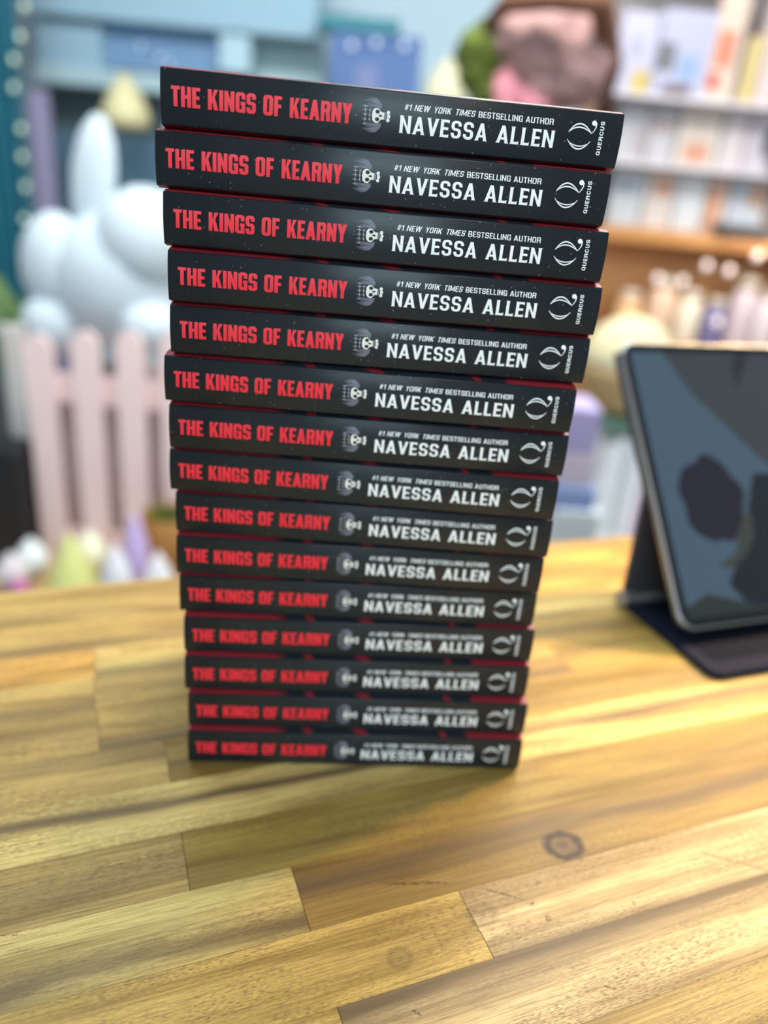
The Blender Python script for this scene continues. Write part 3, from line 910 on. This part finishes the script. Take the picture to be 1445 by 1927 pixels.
pth = [Vector((0, .114, .013)), Vector((0, mid.y, mid.z)), Vector((0, top.y, top.z))]
for a_, b_ in zip(pth, pth[1:]):
    d_ = (b_ - a_).normalized()
    nn = Vector((0, -d_.z, d_.y)) * .0018
    vs = [bm.verts.new((x, p.y + s_ * nn.y, p.z + s_ * nn.z)) for x in (.0, .186) for p, s_ in ((a_, -1), (b_, -1), (b_, 1), (a_, 1))]
    for fi in ((0, 1, 2, 3), (4, 7, 6, 5), (0, 4, 5, 1), (1, 5, 6, 2), (2, 6, 7, 3), (3, 7, 4, 0)):
        bm.faces.new([vs[i] for i in fi])
bmesh.ops.recalc_face_normals(bm, faces=bm.faces[:])
link('back_panel', bm, mat('#3a3c44', .55, vary=.1, scale=300), stand)

# ---------------------------------------------------------------- shop display behind, left
def bx(name, label, cat, p, Y, D, col, zbot=None, zmax=None, group=None, bev=.004, patches=(), rough=.6, top=None, emit=0.0, part=None, parent=None):
    """box whose front face spans the given picture rectangle Y metres ahead; zbot sets what it stands on"""
    x0, y0, x1, y1 = p
    cy_ = (y0 + y1) / 2
    X0, X1 = at(x0, cy_, Y).x, at(x1, cy_, Y).x
    zt, zb = at((x0 + x1) / 2, y0, Y).z, at((x0 + x1) / 2, y1, Y).z
    if zbot is not None:
        zb = zbot
    if zmax is not None:
        zt = min(zt, zmax)
    bm = bmesh.new()
    W_, H_ = X1 - X0, zt - zb
    add_box(bm, -W_ / 2, 0, 0, W_ / 2, D, H_, bev=min(bev, W_ * .2, H_ * .2))
    ms = [mat(col, rough, emit=emit)]
    for (u0, v0, u1, v1, pc) in patches:     # printed blocks on the cover, as fractions
        add_box(bm, -W_ / 2 + u0 * W_, -.0006, v0 * H_, -W_ / 2 + u1 * W_, .0004, v1 * H_, mi=len(ms))
        ms.append(mat(pc, rough))
    if parent is not None:
        o = link(part, bm, ms, parent)
        o.location = Vector(((X0 + X1) / 2, Y, zb)) - Vector(parent.location)
        return o
    o = link(name, bm, ms, None, loc=((X0 + X1) / 2, Y, zb))
    return tag(o, label, cat, group)

ZL = at(150, 1112, 1.62).z                   # top of the low display table on the left
dt = thing('display_table', (-.62, 1.78, 0))
tag(dt, 'low pale wooden display table behind the counter, under the pink picket fence', 'table')
bm = bmesh.new(); add_box(bm, -.85, -.36, ZL - .03, .45, .64, ZL, bev=.004); link('tabletop', bm, mat('#c2a377', .5, vary=.1, scale=20), dt)
for sx in (-.8, .4):
    for sy in (-.31, .59):
        bm = bmesh.new(); add_box(bm, sx - .025, sy - .025, 0, sx + .025, sy + .025, ZL - .0301); link('leg', bm, mat('#8f7650', .6), dt)

# pink picket fence
FY = 1.78
fx0 = at(-60, 800, FY).x
fence = thing('picket_fence', (at(190, 800, FY).x, FY, ZL))
tag(fence, 'pale pink toy picket fence standing below the white rabbit', 'fence')
for px0, px1, py in ((62, 113, 628), (148, 198, 622), (228, 278, 622), (308, 356, 625), (388, 436, 625)):
    x0, x1 = at(px0, 800, FY).x - fence.location.x, at(px1, 800, FY).x - fence.location.x
    h = at((px0 + px1) / 2, py, FY).z - ZL
    bm = bmesh.new()
    pts = [(x0, 0), (x1, 0), (x1, h * .93)] + [((x0 + x1) / 2 + (x1 - x0) / 2 * math.cos(R(a)), h * .93 + h * .07 * math.sin(R(a))) for a in range(15, 180, 15)] + [(x0, h * .93)]
    f0 = [bm.verts.new((x, -.012, z)) for x, z in pts]; f1 = [bm.verts.new((x, .0, z)) for x, z in pts]
    bm.faces.new(f0); bm.faces.new(f1[::-1])
    for i in range(len(pts)):
        bm.faces.new((f0[i], f1[i], f1[(i + 1) % len(pts)], f0[(i + 1) % len(pts)]))
    bmesh.ops.recalc_face_normals(bm, faces=bm.faces[:])
    link('picket', bm, mat('#f3d8d6', .55), fence)
for y0, y1 in ((712, 765), (1000, 1040)):
    x0, x1 = at(56, 800, FY).x - fence.location.x, at(440, 800, FY).x - fence.location.x
    z0, z1 = at(200, y1, FY).z - ZL, at(200, y0, FY).z - ZL
    bm = bmesh.new(); add_box(bm, x0, .0002, z0, x1, .014, z1, bev=.003)
    link('rail', bm, mat('#efcfcc', .55), fence)
bx('storage_crate', 'dusky mauve crate seen through the gaps of the pink picket fence', 'crate', (75, 684, 420, 1050), 1.81, .40, '#c3aaa8', zmax=at(215, 684, 2.02).z - .0345, zbot=ZL)
bx('slat_board', 'narrow greyish white board standing left of the pink picket fence', 'board', (12, 615, 50, 860), 1.86, .03, '#c9c3bf', zbot=ZL)

# white toy rabbit sitting on the crate behind the fence
RY = 2.02
k = mpp(200, 500, RY)
ctop = at(215, 684, 2.02).z - .034
rab = thing('toy_rabbit', (at(215, 520, RY).x, RY, ctop + .001))
tag(rab, 'large white plush rabbit with one tall upright ear, above the pink fence', 'toy rabbit')
fur = mat('#bccad1', .95, sheen=.2, bump=.6, scale=90)
def rb(px, py, rx, ry, dep=None, tilt=0, nm='body', yo=0, par=None, m=None):
    p = at(px, py, RY) - Vector(rab.location)
    bm = bmesh.new()
    add_ball(bm, (p.x, yo, p.z), rx * k, (dep or rx) * k, ry * k, rot=Matrix.Rotation(R(tilt), 3, 'Y'), rough=.05, fr=4)
    return link(nm, bm, m or fur, par or rab, smooth=True)
rb(222, 530, 128, 126, 100, 0, 'body')
rb(280, 455, 92, 95, 85, 0, 'head', -.02)
rb(176, 335, 40, 105, 22, 8, 'ear', 0)
rb(352, 330, 40, 105, 22, -6, 'ear', 0)
rb(118, 500, 66, 96, 56, 0, 'paw', -.03)
rb(120, 604, 60, 58, 60, 0, 'foot', -.05)
rb(300, 608, 60, 52, 60, 0, 'foot', -.07)

# small Easter ornaments on the display table in front of the fence
def egg(name, label, px, py, rx, ry, Y, col, cone=0.0, group='small ornaments below the pink fence', cat='egg ornament'):
    k = mpp(px, py, Y)
    c = at(px, py, Y)
    bm = bmesh.new()
    prof = []
    hh = (c.z + ry * k) - ZL
    for i in range(0, 17):
        t = i / 16
        s_ = math.sin(math.pi * t)
        e = max(.03, s_ ** .8 * (1 - (.25 + cone) * t * t)) if not cone else max(.04, (1 - t) ** .8 * min(1, .75 + 3 * t))
        prof.append((rx * k * e, hh * t))
    add_lathe(bm, prof)
    o = link(name, bm, mat(col, .55), None, loc=(c.x, Y, ZL + .0003))
    return tag(o, label, cat, group)
egg('egg_ornament', 'yellow-green cone ornament at the foot of the pink fence', 134, 1060, 56, 62, 1.60, '#d3dd8f', cone=.5)
egg('egg_ornament', 'white round ornament just left of the yellow-green cone', 60, 1050, 32, 42, 1.66, '#dce4e8')
egg('egg_ornament', 'pale grey ornament at the far left edge of the display table', 22, 1072, 32, 36, 1.58, '#cfcbd0')
egg('egg_ornament', 'small magenta ornament low at the far left corner', 36, 1100, 20, 20, 1.53, '#c276a6')
egg('egg_ornament', 'tall lilac egg ornament beside the book stack', 255, 1010, 28, 52, 1.58, '#c3b0e0')
egg('egg_ornament', 'white egg ornament just left of the lilac one', 218, 1062, 32, 42, 1.50, '#e3e8ee')
egg('egg_ornament', 'white egg ornament right of the lilac one, beside the book stack', 298, 1072, 34, 38, 1.50, '#e6e6ea')
egg('egg_ornament', 'cream ornament behind the yellow-green cone', 170, 1030, 34, 36, 1.70, '#e6e8cf')

# brown basket with green grass, behind the lilac egg
BY = 1.69
bk = mpp(310, 1000, BY)
bc = at(318, 1000, BY)
basket = thing('wicker_basket', (bc.x, BY, ZL + .0004))
tag(basket, 'small brown wicker basket holding green grass, beside the book stack', 'basket')
hb = at(318, 965, BY).z - ZL
bm = bmesh.new()
add_lathe(bm, [(38 * bk, 0), (44 * bk, hb * .4), (48 * bk, hb), (44 * bk, hb), (36 * bk, hb * .1)])
link('basket_body', bm, mat('#94672f', .8, vary=.3, scale=120, bump=.6), basket)
bm = bmesh.new()
random.seed(11)
for i in range(150):
    a, r_ = random.uniform(0, 6.28), random.uniform(0, 40 * bk)
    l_ = random.uniform(30, 62) * bk
    p0 = Vector((r_ * math.cos(a), r_ * math.sin(a), hb * .75))
    p1 = p0 + Vector((random.uniform(-.3, .3) * l_, random.uniform(-.12, .12) * l_, l_))
    wv_ = Vector((random.uniform(-1, 1), random.uniform(-1, 1), 0)).normalized() * 5 * bk
    bm.faces.new([bm.verts.new(v) for v in (p0 - wv_, p0 + wv_, p1)])
g_ = link('grass', bm, mat('#4d7a35', .7), basket)

# green leafy sprig at the far left
def leafy(name, label, cat, leaves, Y, cols, base, group=None, stem='#5c7a45'):
    root = thing(name, base)
    tag(root, label, cat, group)
    bm = bmesh.new()
    st = bmesh.new()
    for (px, py, l_, ang, ci) in leaves:
        k = mpp(px, py, Y)
        c = at(px, py, Y) - Vector(base)
        d = Vector((math.cos(R(ang)), random.uniform(-.4, .4), math.sin(R(ang)))).normalized()
        s_ = d.cross(Vector((0, 1, 0))).normalized()
        row = []
        for t, wd in ((0, .05), (.25, .30), (.55, .36), (.8, .2), (1, .02)):
            b_ = c + d * (t * l_ * k)
            b_.y -= .1 * l_ * k * math.sin(t * 3)
            row.append((bm.verts.new(b_ + s_ * wd * l_ * k), bm.verts.new(b_ + Vector((0, .004, 0))), bm.verts.new(b_ - s_ * wd * l_ * k)))
        for a, b in zip(row, row[1:]):
            for i in (0, 1):
                f = bm.faces.new((a[i], a[i + 1], b[i + 1], b[i])); f.material_index = ci; f.smooth = True
        add_tube(st, [Vector((0, 0, 0)), c * .5 + Vector((0, .01, 0)), c], .004, 5)
    link('leaves', bm, [mat(x, .6) for x in cols], root)
    link('stem', st, mat(stem, .7), root)
    return root
random.seed(4)
bx('flower_pot', 'dark grey pot at the left edge holding the green leaf sprig', 'pot', (-40, 730, 4, 900), 2.27, .1, '#50565a', zbot=ZL)
leafy('leaf_sprig', 'green leaf sprig at the left edge beside the white rabbit', 'plant',
      [(20, 590, 62, 150, 0), (24, 600, 70, 95, 1), (40, 620, 60, 60, 0), (14, 560, 55, 120, 1), (45, 640, 52, 15, 0), (60, 540, 50, 80, 2), (52, 600, 46, 35, 1), (10, 610, 50, 190, 2), (84, 520, 46, 70, 2)], 2.30, ['#7fa765', '#8fb473', '#a9c292'],
      (at(-18, 730, 2.32).x, 2.32, at(-18, 730, 2.27).z + .0005))

# dark cabinet and teal curtain at the far left
bx('storage_box', 'black box at the far left of the display table, beside the pink fence', 'box', (-120, 846, 44, 1100), 1.71, .12, '#14171c', zbot=ZL + .0003)
CY = 2.75
cur = bmesh.new()
xa, xb = at(-160, 300, CY).x, at(50, 300, CY).x
zt = 2.9
cols = 60
pv = None
for i in range(cols + 1):
    x = xa + (xb - xa) * i / cols
    y = CY + .022 * math.sin(i * 1.05)
    a = (cur.verts.new((x, y, zt)), cur.verts.new((x, y, .03)), cur.verts.new((x, y + .006, zt)), cur.verts.new((x, y + .006, .03)))
    if pv:
        for q_ in ((0, 1), (2, 3)):
            f = cur.faces.new((pv[q_[0]], pv[q_[1]], a[q_[1]], a[q_[0]])); f.smooth = True
    pv = a
tag(link('curtain', cur, mat('#0f5f72', .8)), 'deep teal curtain hanging at the far left', 'curtain')
bx('ribbon_post', 'slim dusty lilac post beside the teal curtain', 'post', (62, 172, 96, 470), 2.82, .04, '#8d86a4', zbot=0.0)

# string lights: a wire with small lit bulbs, hanging in front of the curtain
def lights(label, pts, Y, glow, col, r, group='strings of small lights'):
    p0 = at(*pts[0], Y)
    root = thing('string_light', p0)
    tag(root, label, 'string light', group)
    bm = bmesh.new()
    loc_ = [at(x, y, Y) - p0 for x, y in pts]
    add_tube(bm, [v + Vector((0, .006, 0)) for v in loc_], .0015, 5)
    link('wire', bm, mat('#4a5a58', .6), root)
    b0 = bmesh.new(); add_ball(b0, (0, 0, 0), r, r, r * 1.25, 12, 8)
    first = None
    for v in loc_:
        if first is None:
            first = link('bulb', b0, mat(col, .3, emit=glow), root, loc=v); o = first
        else:
            o = first.copy(); C.objects.link(o); o.parent = root; o.location = v
    return root
lights('string of small pale lights hanging down beside the teal curtain', [(46, 12), (38, 68), (26, 112), (26, 165), (40, 242), (42, 295), (48, 352), (46, 412), (46, 470)], 2.715, .75, '#b9cdb8', .010)

# wall cabinet in pale blue-grey with steel-blue panes, and things on it
WY = 3.2
cab = thing('wall_cabinet', (at(330, 100, WY).x, WY, at(330, 430, WY).z))
tag(cab, 'pale blue-grey wall cabinet with steel-blue panes, upper left', 'cabinet')
for nm, p, Y, D, col in (('cornice', (50, -120, 600, 48), 3.12, .12, '#8fb0c0'), ('stile', (70, 48, 190, 136), 3.14, .10, '#8cabbb'), ('pane', (190, 48, 412, 136), 3.20, .04, '#6b8cae'),
                         ('stile', (412, 48, 470, 136), 3.14, .10, '#a6c3ce'), ('ledge', (66, 137, 480, 172), 3.06, .18, '#9fb8bf'), ('recess_panel', (90, 172, 300, 262), 3.22, .03, '#4b5d63'),
                         ('pane', (90, 262, 480, 430), 3.20, .04, '#55758b')):
    bx(None, None, None, p, Y, D, col, part=nm, parent=cab)
bx('wall_panel', 'pale mint panel on the back wall above the book stack', 'panel', (478, 24, 612, 200), 3.30, .05, '#b6d0d2')
bx('storage_box', 'teal box high on the wall above the pale mint panel', 'box', (486, -70, 592, 22), 3.25, .12, '#2b7c86')
bco = bx('blue_carton', 'deep blue box behind the top of the book stack', 'box', (616, 62, 784, 330), 3.05, .14, '#4b6a9c', patches=((.30, .52, .55, .78, '#6f7aa4'),))
bcn = bco.location.z + max(v.co.z for v in bco.data.vertices) + .0003
bx('box_lid', 'teal lid lying on the deep blue box', 'lid', (600, 30, 752, 61), 3.04, .16, '#2f7a86', zbot=bcn)
lights('three pale round lights in front of the deep blue box', [(662, 85), (708, 80), (760, 86)], 3.036, .9, '#c4cddc', .010)
lights('two faint round lights in front of the steel-blue pane', [(265, 88), (300, 110), (318, 120)], 3.19, .55, '#b9cbd8', .008)
def bell(name, label, cat, px, py, rx, ry, Y, col):
    k = mpp(px, py, Y); c = at(px, py + ry, Y)
    bm = bmesh.new()
    add_lathe(bm, [(rx * k * a, 2 * ry * k * z) for a, z in ((.75, 0), (1, .08), (.97, .3), (.7, .6), (.4, .82), (.12, .97), (.03, 1))])
    return tag(link(name, bm, mat(col, .6), None, loc=c), label, cat)
pb = bell('paper_bell', 'pale yellow bell-shaped ornament hanging beside the rabbit ear', 'ornament', 238, 196, 46, 46, 2.985, '#d2cb9c')
bm = bmesh.new()
hc = 2 * 46 * mpp(238, 196, 2.985)
zc = at(238, 145, 3.05).z - pb.location.z
add_tube(bm, [(0, 0, hc - .002), (0, .02, max(zc, hc + .01)), (0, .076, max(zc, hc + .01) + .004)], .0015, 6)
link('cord', bm, mat('#8a8468', .7), pb)
yv = bell('yellow_vase', 'pale yellow vase right of the deep blue box', 'vase', 835, 160, 42, 42, 2.9, '#d3d0ae')
ws = thing('wall_shelf', (yv.location.x, 3.0, yv.location.z - .0002))
tag(ws, 'short white wall shelf carrying the pale yellow vase', 'shelf')
bm = bmesh.new(); add_box(bm, -.13, -.2, -.02, .13, .4499, 0, bev=.002); link('board', bm, mat('#c8d6da', .5), ws)

# flowering branch, upper middle
FYY = 2.2
fl = thing('flower_arrangement', (at(1010, 330, FYY).x, FYY + .05, 0.0))
tag(fl, 'arrangement of mauve and pink blossoms with green moss and brown branch, behind the stack top', 'flowers')
def blob(nm, items, col, seed, rough=.28, fr=4, **kw):
    bm = bmesh.new()
    for px, py, r_ in items:
        k = mpp(px, py, FYY); c = at(px, py, FYY) - Vector(fl.location)
        add_ball(bm, (c.x, c.y + random.uniform(-.02, .02), c.z), r_ * k, r_ * k, r_ * k, 28, 18, rough=rough, fr=fr, seed=seed + px)
    return link(nm, bm, mat(col, .85, **kw), fl, smooth=True)
random.seed(8)
blob('moss', [(898, 105, 42), (918, 70, 34), (896, 140, 34), (925, 120, 38), (910, 175, 30)], '#505e19', 1, vary=.4, scale=25, bump=.5)
blob('blossom', [(1010, 95, 70), (1060, 70, 62), (1075, 130, 66), (1020, 150, 60), (960, 70, 48), (1110, 110, 45)], '#a07f7d', 2, vary=.25, scale=16, bump=.6)
blob('blossom', [(955, 175, 46), (1000, 190, 40), (925, 190, 34)], '#e394a0', 3, vary=.2, scale=16, bump=.6)
bm = bmesh.new()
add_tube(bm, [at(x, y, FYY + (-.16 if y < 15 else .04)) - Vector(fl.location) for x, y in ((905, 60), (955, 6), (1040, -8), (1132, 4), (1150, 120), (1120, 300), (1010, 330))], [.012, .022, .03, .03, .03, .03, .03], 10)
link('branch', bm, mat('#6b4632', .8, vary=.3, scale=30), fl)
bm = bmesh.new()
add_tube(bm, [(0, 0, at(1010, 330, FYY).z - .02 - 0), (0, 0, .7), (0, 0, .22)], .03, 12)
link('trunk', bm, mat('#6b4632', .8, vary=.3, scale=30), fl)
bm = bmesh.new()
add_lathe(bm, [(.11, 0), (.13, .05), (.15, .25), (.14, .26), (.125, .24), (.03, .235)])
link('pot', bm, mat('#7d7468', .7), fl)

# ---------------------------------------------------------------- bookcase on the right
KY = 2.3
XL, XR = at(1128, 300, KY).x, at(1600, 300, KY).x
def zat(py): return at(1290, py, KY).z
case = thing('bookcase', ((XL + XR) / 2, KY, 0))
tag(case, 'wooden bookcase on the right with white upper shelves and an orange-brown back', 'bookcase')
hw = (XR - XL) / 2
SH = dict(a=zat(437), b=zat(312), c=zat(182), d=zat(655))
for nm, z, th_, col in (('shelf', SH['a'], .038, '#b57d45'), ('shelf', SH['b'], .012, '#c6c0c4'), ('shelf', SH['c'], .012, '#c6c0c6'), ('shelf', SH['d'], .03, '#b08a63'), ('shelf', zat(-140), .03, '#b08a63')):
    bm = bmesh.new(); add_box(bm, -hw, 0, z - th_, hw, .26, z, bev=.002); link(nm, bm, mat(col, .5, vary=.12, scale=12), case)
for x0, x1 in ((-hw - .02, -hw - .0002), (hw + .0002, hw + .02)):
    bm = bmesh.new(); add_box(bm, x0, .20 if x0 < 0 else 0, 0, x1, .28, zat(-140)); link('side_panel', bm, mat('#c79a67', .5), case)
bm = bmesh.new(); add_box(bm, -hw, .2602, SH['a'], hw, .28, zat(-140)); link('upper_back', bm, mat('#cfc7c6', .6), case)
bm = bmesh.new(); add_box(bm, -hw, .2602, 0, hw, .28, SH['a'] - .0002); link('lower_back', bm, mat('#e2a468', .5, vary=.15, scale=10), case)
rowg = 'pale books facing out on the bookcase'
def cover_book(px0, px1, ptop, sh, col, label, patches=()):
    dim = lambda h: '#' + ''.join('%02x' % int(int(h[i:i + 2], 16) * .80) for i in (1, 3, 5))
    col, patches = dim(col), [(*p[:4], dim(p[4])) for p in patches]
    bx('facing_book', label, 'book', (px0, ptop, px1, 400), KY + .05, .03, col, zbot=SH[sh] + .0003, zmax=dict(a=SH['b'] - .0135, b=SH['c'] - .0135, c=9)[sh], patches=patches, bev=.002)
cover_book(1150, 1212, 318, 'a', '#e1e6ec', 'pale blue-white book at the left end of the lowest row of facing books', ((.1, .55, .8, .85, '#b9c3d2'),))
cover_book(1216, 1272, 322, 'a', '#f1e4de', 'cream book with a peach figure in the lowest row of facing books', ((.25, .55, .85, .9, '#e6b39c'),))
cover_book(1276, 1330, 322, 'a', '#eef1f4', 'plain white book in the middle of the lowest row of facing books')
cover_book(1334, 1374, 322, 'a', '#f0d6c8', 'peach book with an orange patch in the lowest row of facing books', ((.1, .1, .6, .8, '#eda57c'),))
cover_book(1378, 1444, 322, 'a', '#dde3ef', 'pale lavender-blue book at the right of the lowest row of facing books', ((.5, .5, .95, .9, '#eec2a6'),))
cover_book(1150, 1208, 196, 'b', '#e5e2e6', 'pale grey book at the left end of the middle row of facing books', ((.55, .1, .95, .7, '#cfc2c4'),))
cover_book(1212, 1262, 200, 'b', '#ddd8dc', 'grey-white book second in the middle row of facing books', ((.1, .55, .9, .8, '#c9b4b0'),))
cover_book(1268, 1346, 192, 'b', '#f4e6da', 'cream book with an orange-peach patch in the middle row of facing books', ((.2, .08, .8, .42, '#eaa98e'), (.25, .5, .75, .95, '#f3ddd0')))
cover_book(1350, 1396, 196, 'b', '#efdfe0', 'blush pink book fourth in the middle row of facing books')
cover_book(1400, 1446, 192, 'b', '#e4d9e2', 'pale mauve book with a dark patch at the right of the middle row', ((.62, .3, .98, .75, '#4e4a54'),))
cover_book(1142, 1212, 18, 'c', '#cdcbe2', 'lavender book with a yellow patch at the left of the top row', ((.5, .02, .95, .3, '#d5bd62'), (.3, .45, .65, .7, '#b9b7cc')))
cover_book(1216, 1316, 14, 'c', '#c3c4dc', 'wide lavender book with dark grey and blue patches in the top row', ((.02, .3, .34, .62, '#77757e'), (.42, .2, .8, .5, '#9db4d8'), (.2, .02, .75, .16, '#6d5a60')))
cover_book(1322, 1374, -40, 'c', '#f1d6c2', 'peach book with a red-orange figure in the top row', ((.1, .3, .8, .6, '#e29072'), (.05, .1, .45, .25, '#da5c48')))
cover_book(1378, 1408, 66, 'c', '#ecd490', 'narrow yellow book in the top row', ())
cover_book(1412, 1450, -20, 'c', '#f2dad8', 'pale pink book at the right end of the top row')
bx('shelf_gap_dark', 'flat black strip standing in for the dark gap under the right end of the lowest row of books', 'dark strip', (1352, 425, 1470, 452), KY - .03, .06, '#2c2a2c', zbot=SH['a'] + .0002)  # shade of the shelf gap, built in as a black strip
# jars and trinkets on the shelf under the books
def jar(px, top, rx, col, label, Y=KY + .08):
    k = mpp(px, 560, Y); c = at(px, 600, Y)
    h = at(px, top, Y).z - SH['d']
    root = thing('jar', (c.x, Y, SH['d'] + .0003))
    tag(root, label, 'jar', 'jars of trinkets on the shelf under the facing books')
    bm = bmesh.new(); add_lathe(bm, [(rx * k * .9, 0), (rx * k, h * .05), (rx * k, h * .7), (rx * k * .7, h * .84)]); link('jar_body', bm, mat(col, .25), root)
    bm = bmesh.new(); add_lathe(bm, [(rx * k * .74, h * .841), (rx * k * .74, h)]); link('lid', bm, mat('#cdbfae', .4), root)
jar(1178, 545, 24, '#d6a877', 'amber jar at the left end of the shelf under the books')
jar(1238, 520, 27, '#cfae92', 'tan jar second on the shelf under the books')
jar(1292, 545, 24, '#d9ccb6', 'cream jar third on the shelf under the books')
jar(1342, 560, 22, '#6f6a93', 'small violet jar behind the top of the tablet')
jar(1392, 520, 25, '#c2b0b4', 'mauve-grey jar behind the tablet')
jar(1440, 545, 24, '#cbbec2', 'pale mauve jar at the right edge behind the tablet')
lights('string of small glowing beads standing in for glitter along the bookcase shelf above the tablet', [(1238, 525), (1284, 530), (1330, 500), (1372, 510), (1350, 606), (1425, 482)], KY - .06, .8, '#e6d2cc', .011)  # glints of hanging sequins, built as glowing beads

# low display table on the right with boxes, books and a cream ball
RZ = at(1120, 1016, 1.55).z
t2 = thing('display_table', (at(1160, 1000, 1.7).x, 1.72, 0))
tag(t2, 'low display table behind the tablet, carrying pale boxes and books', 'table')
bm = bmesh.new(); add_box(bm, -.22, -.40, RZ - .03, .55, .26, RZ, bev=.004); link('tabletop', bm, mat('#c9ccd2', .5), t2)
for sx in (-.18, .5):
    for sy in (-.36, .22):
        bm = bmesh.new(); add_box(bm, sx - .02, sy - .02, 0, sx + .02, sy + .02, RZ - .0301); link('leg', bm, mat('#a0a2a8', .5), t2)
zl1 = RZ + .0003
lo = bx('gift_box', 'white-blue box lowest in the pile beside the stack of black books', 'box', (1040, 962, 1128, 1010), 1.355, .13, '#dbe6ec', zbot=zl1, group='pile of pale boxes behind the table')
def ztop(o): return o.location.z + max(v.co.z for v in o.data.vertices) + .0003
b2 = bx('gift_box', 'blue box in the pale pile beside the stack of black books', 'box', (1034, 918, 1122, 960), 1.36, .125, '#8fa4d6', zbot=ztop(lo), group='pile of pale boxes behind the table')
b3 = bx('gift_box', 'pinkish lilac box in the pale pile beside the stack of black books', 'box', (1036, 852, 1120, 916), 1.365, .12, '#cdc0d2', zbot=ztop(b2), group='pile of pale boxes behind the table')
b4 = bx('gift_box', 'lavender box topmost of the pile beside the stack of black books', 'box', (1030, 768, 1128, 850), 1.365, .12, '#aba0cb', zbot=ztop(b3), group='pile of pale boxes behind the table', top=1)
sp_ = [(1130, 1146, 835, '#e6e8ea', 'white book leftmost of the upright row beside the lavender pile'), (1147, 1166, 822, '#dfe3e2', 'off-white book second in the upright row behind the table edge'),
       (1167, 1182, 830, '#c8ccd0', 'pale grey book in the middle of the upright row behind the table edge'), (1183, 1204, 820, '#e9eae8', 'thick white book just left of the tablet in the upright row'),
       (1205, 1222, 850, '#dcc3d8', 'pale pink book right of the thick white one in the upright row'), (1223, 1246, 850, '#e2d9a0', 'pale yellow book at the right end of the upright row')]
for x0, x1, tp, col, lb in sp_:
    last = bx('upright_book', lb, 'book', (x0, tp, x1, 1000), 1.58, .13, col, zbot=zl1, group='upright pale books left of the tablet', bev=.002)
bm = bmesh.new()
zc = max(at(1195, 815, 1.58).z, 0)
gb = bx('green_box', 'flat dark green box lying on the upright pale books', 'box', (1134, 795, 1262, 819), 1.575, .13, '#5f7f6c', zbot=at(1194, 820, 1.58).z + .004)
BYY = 1.64
kk = mpp(1180, 690, BYY)
bc = at(1178, 690, BYY)
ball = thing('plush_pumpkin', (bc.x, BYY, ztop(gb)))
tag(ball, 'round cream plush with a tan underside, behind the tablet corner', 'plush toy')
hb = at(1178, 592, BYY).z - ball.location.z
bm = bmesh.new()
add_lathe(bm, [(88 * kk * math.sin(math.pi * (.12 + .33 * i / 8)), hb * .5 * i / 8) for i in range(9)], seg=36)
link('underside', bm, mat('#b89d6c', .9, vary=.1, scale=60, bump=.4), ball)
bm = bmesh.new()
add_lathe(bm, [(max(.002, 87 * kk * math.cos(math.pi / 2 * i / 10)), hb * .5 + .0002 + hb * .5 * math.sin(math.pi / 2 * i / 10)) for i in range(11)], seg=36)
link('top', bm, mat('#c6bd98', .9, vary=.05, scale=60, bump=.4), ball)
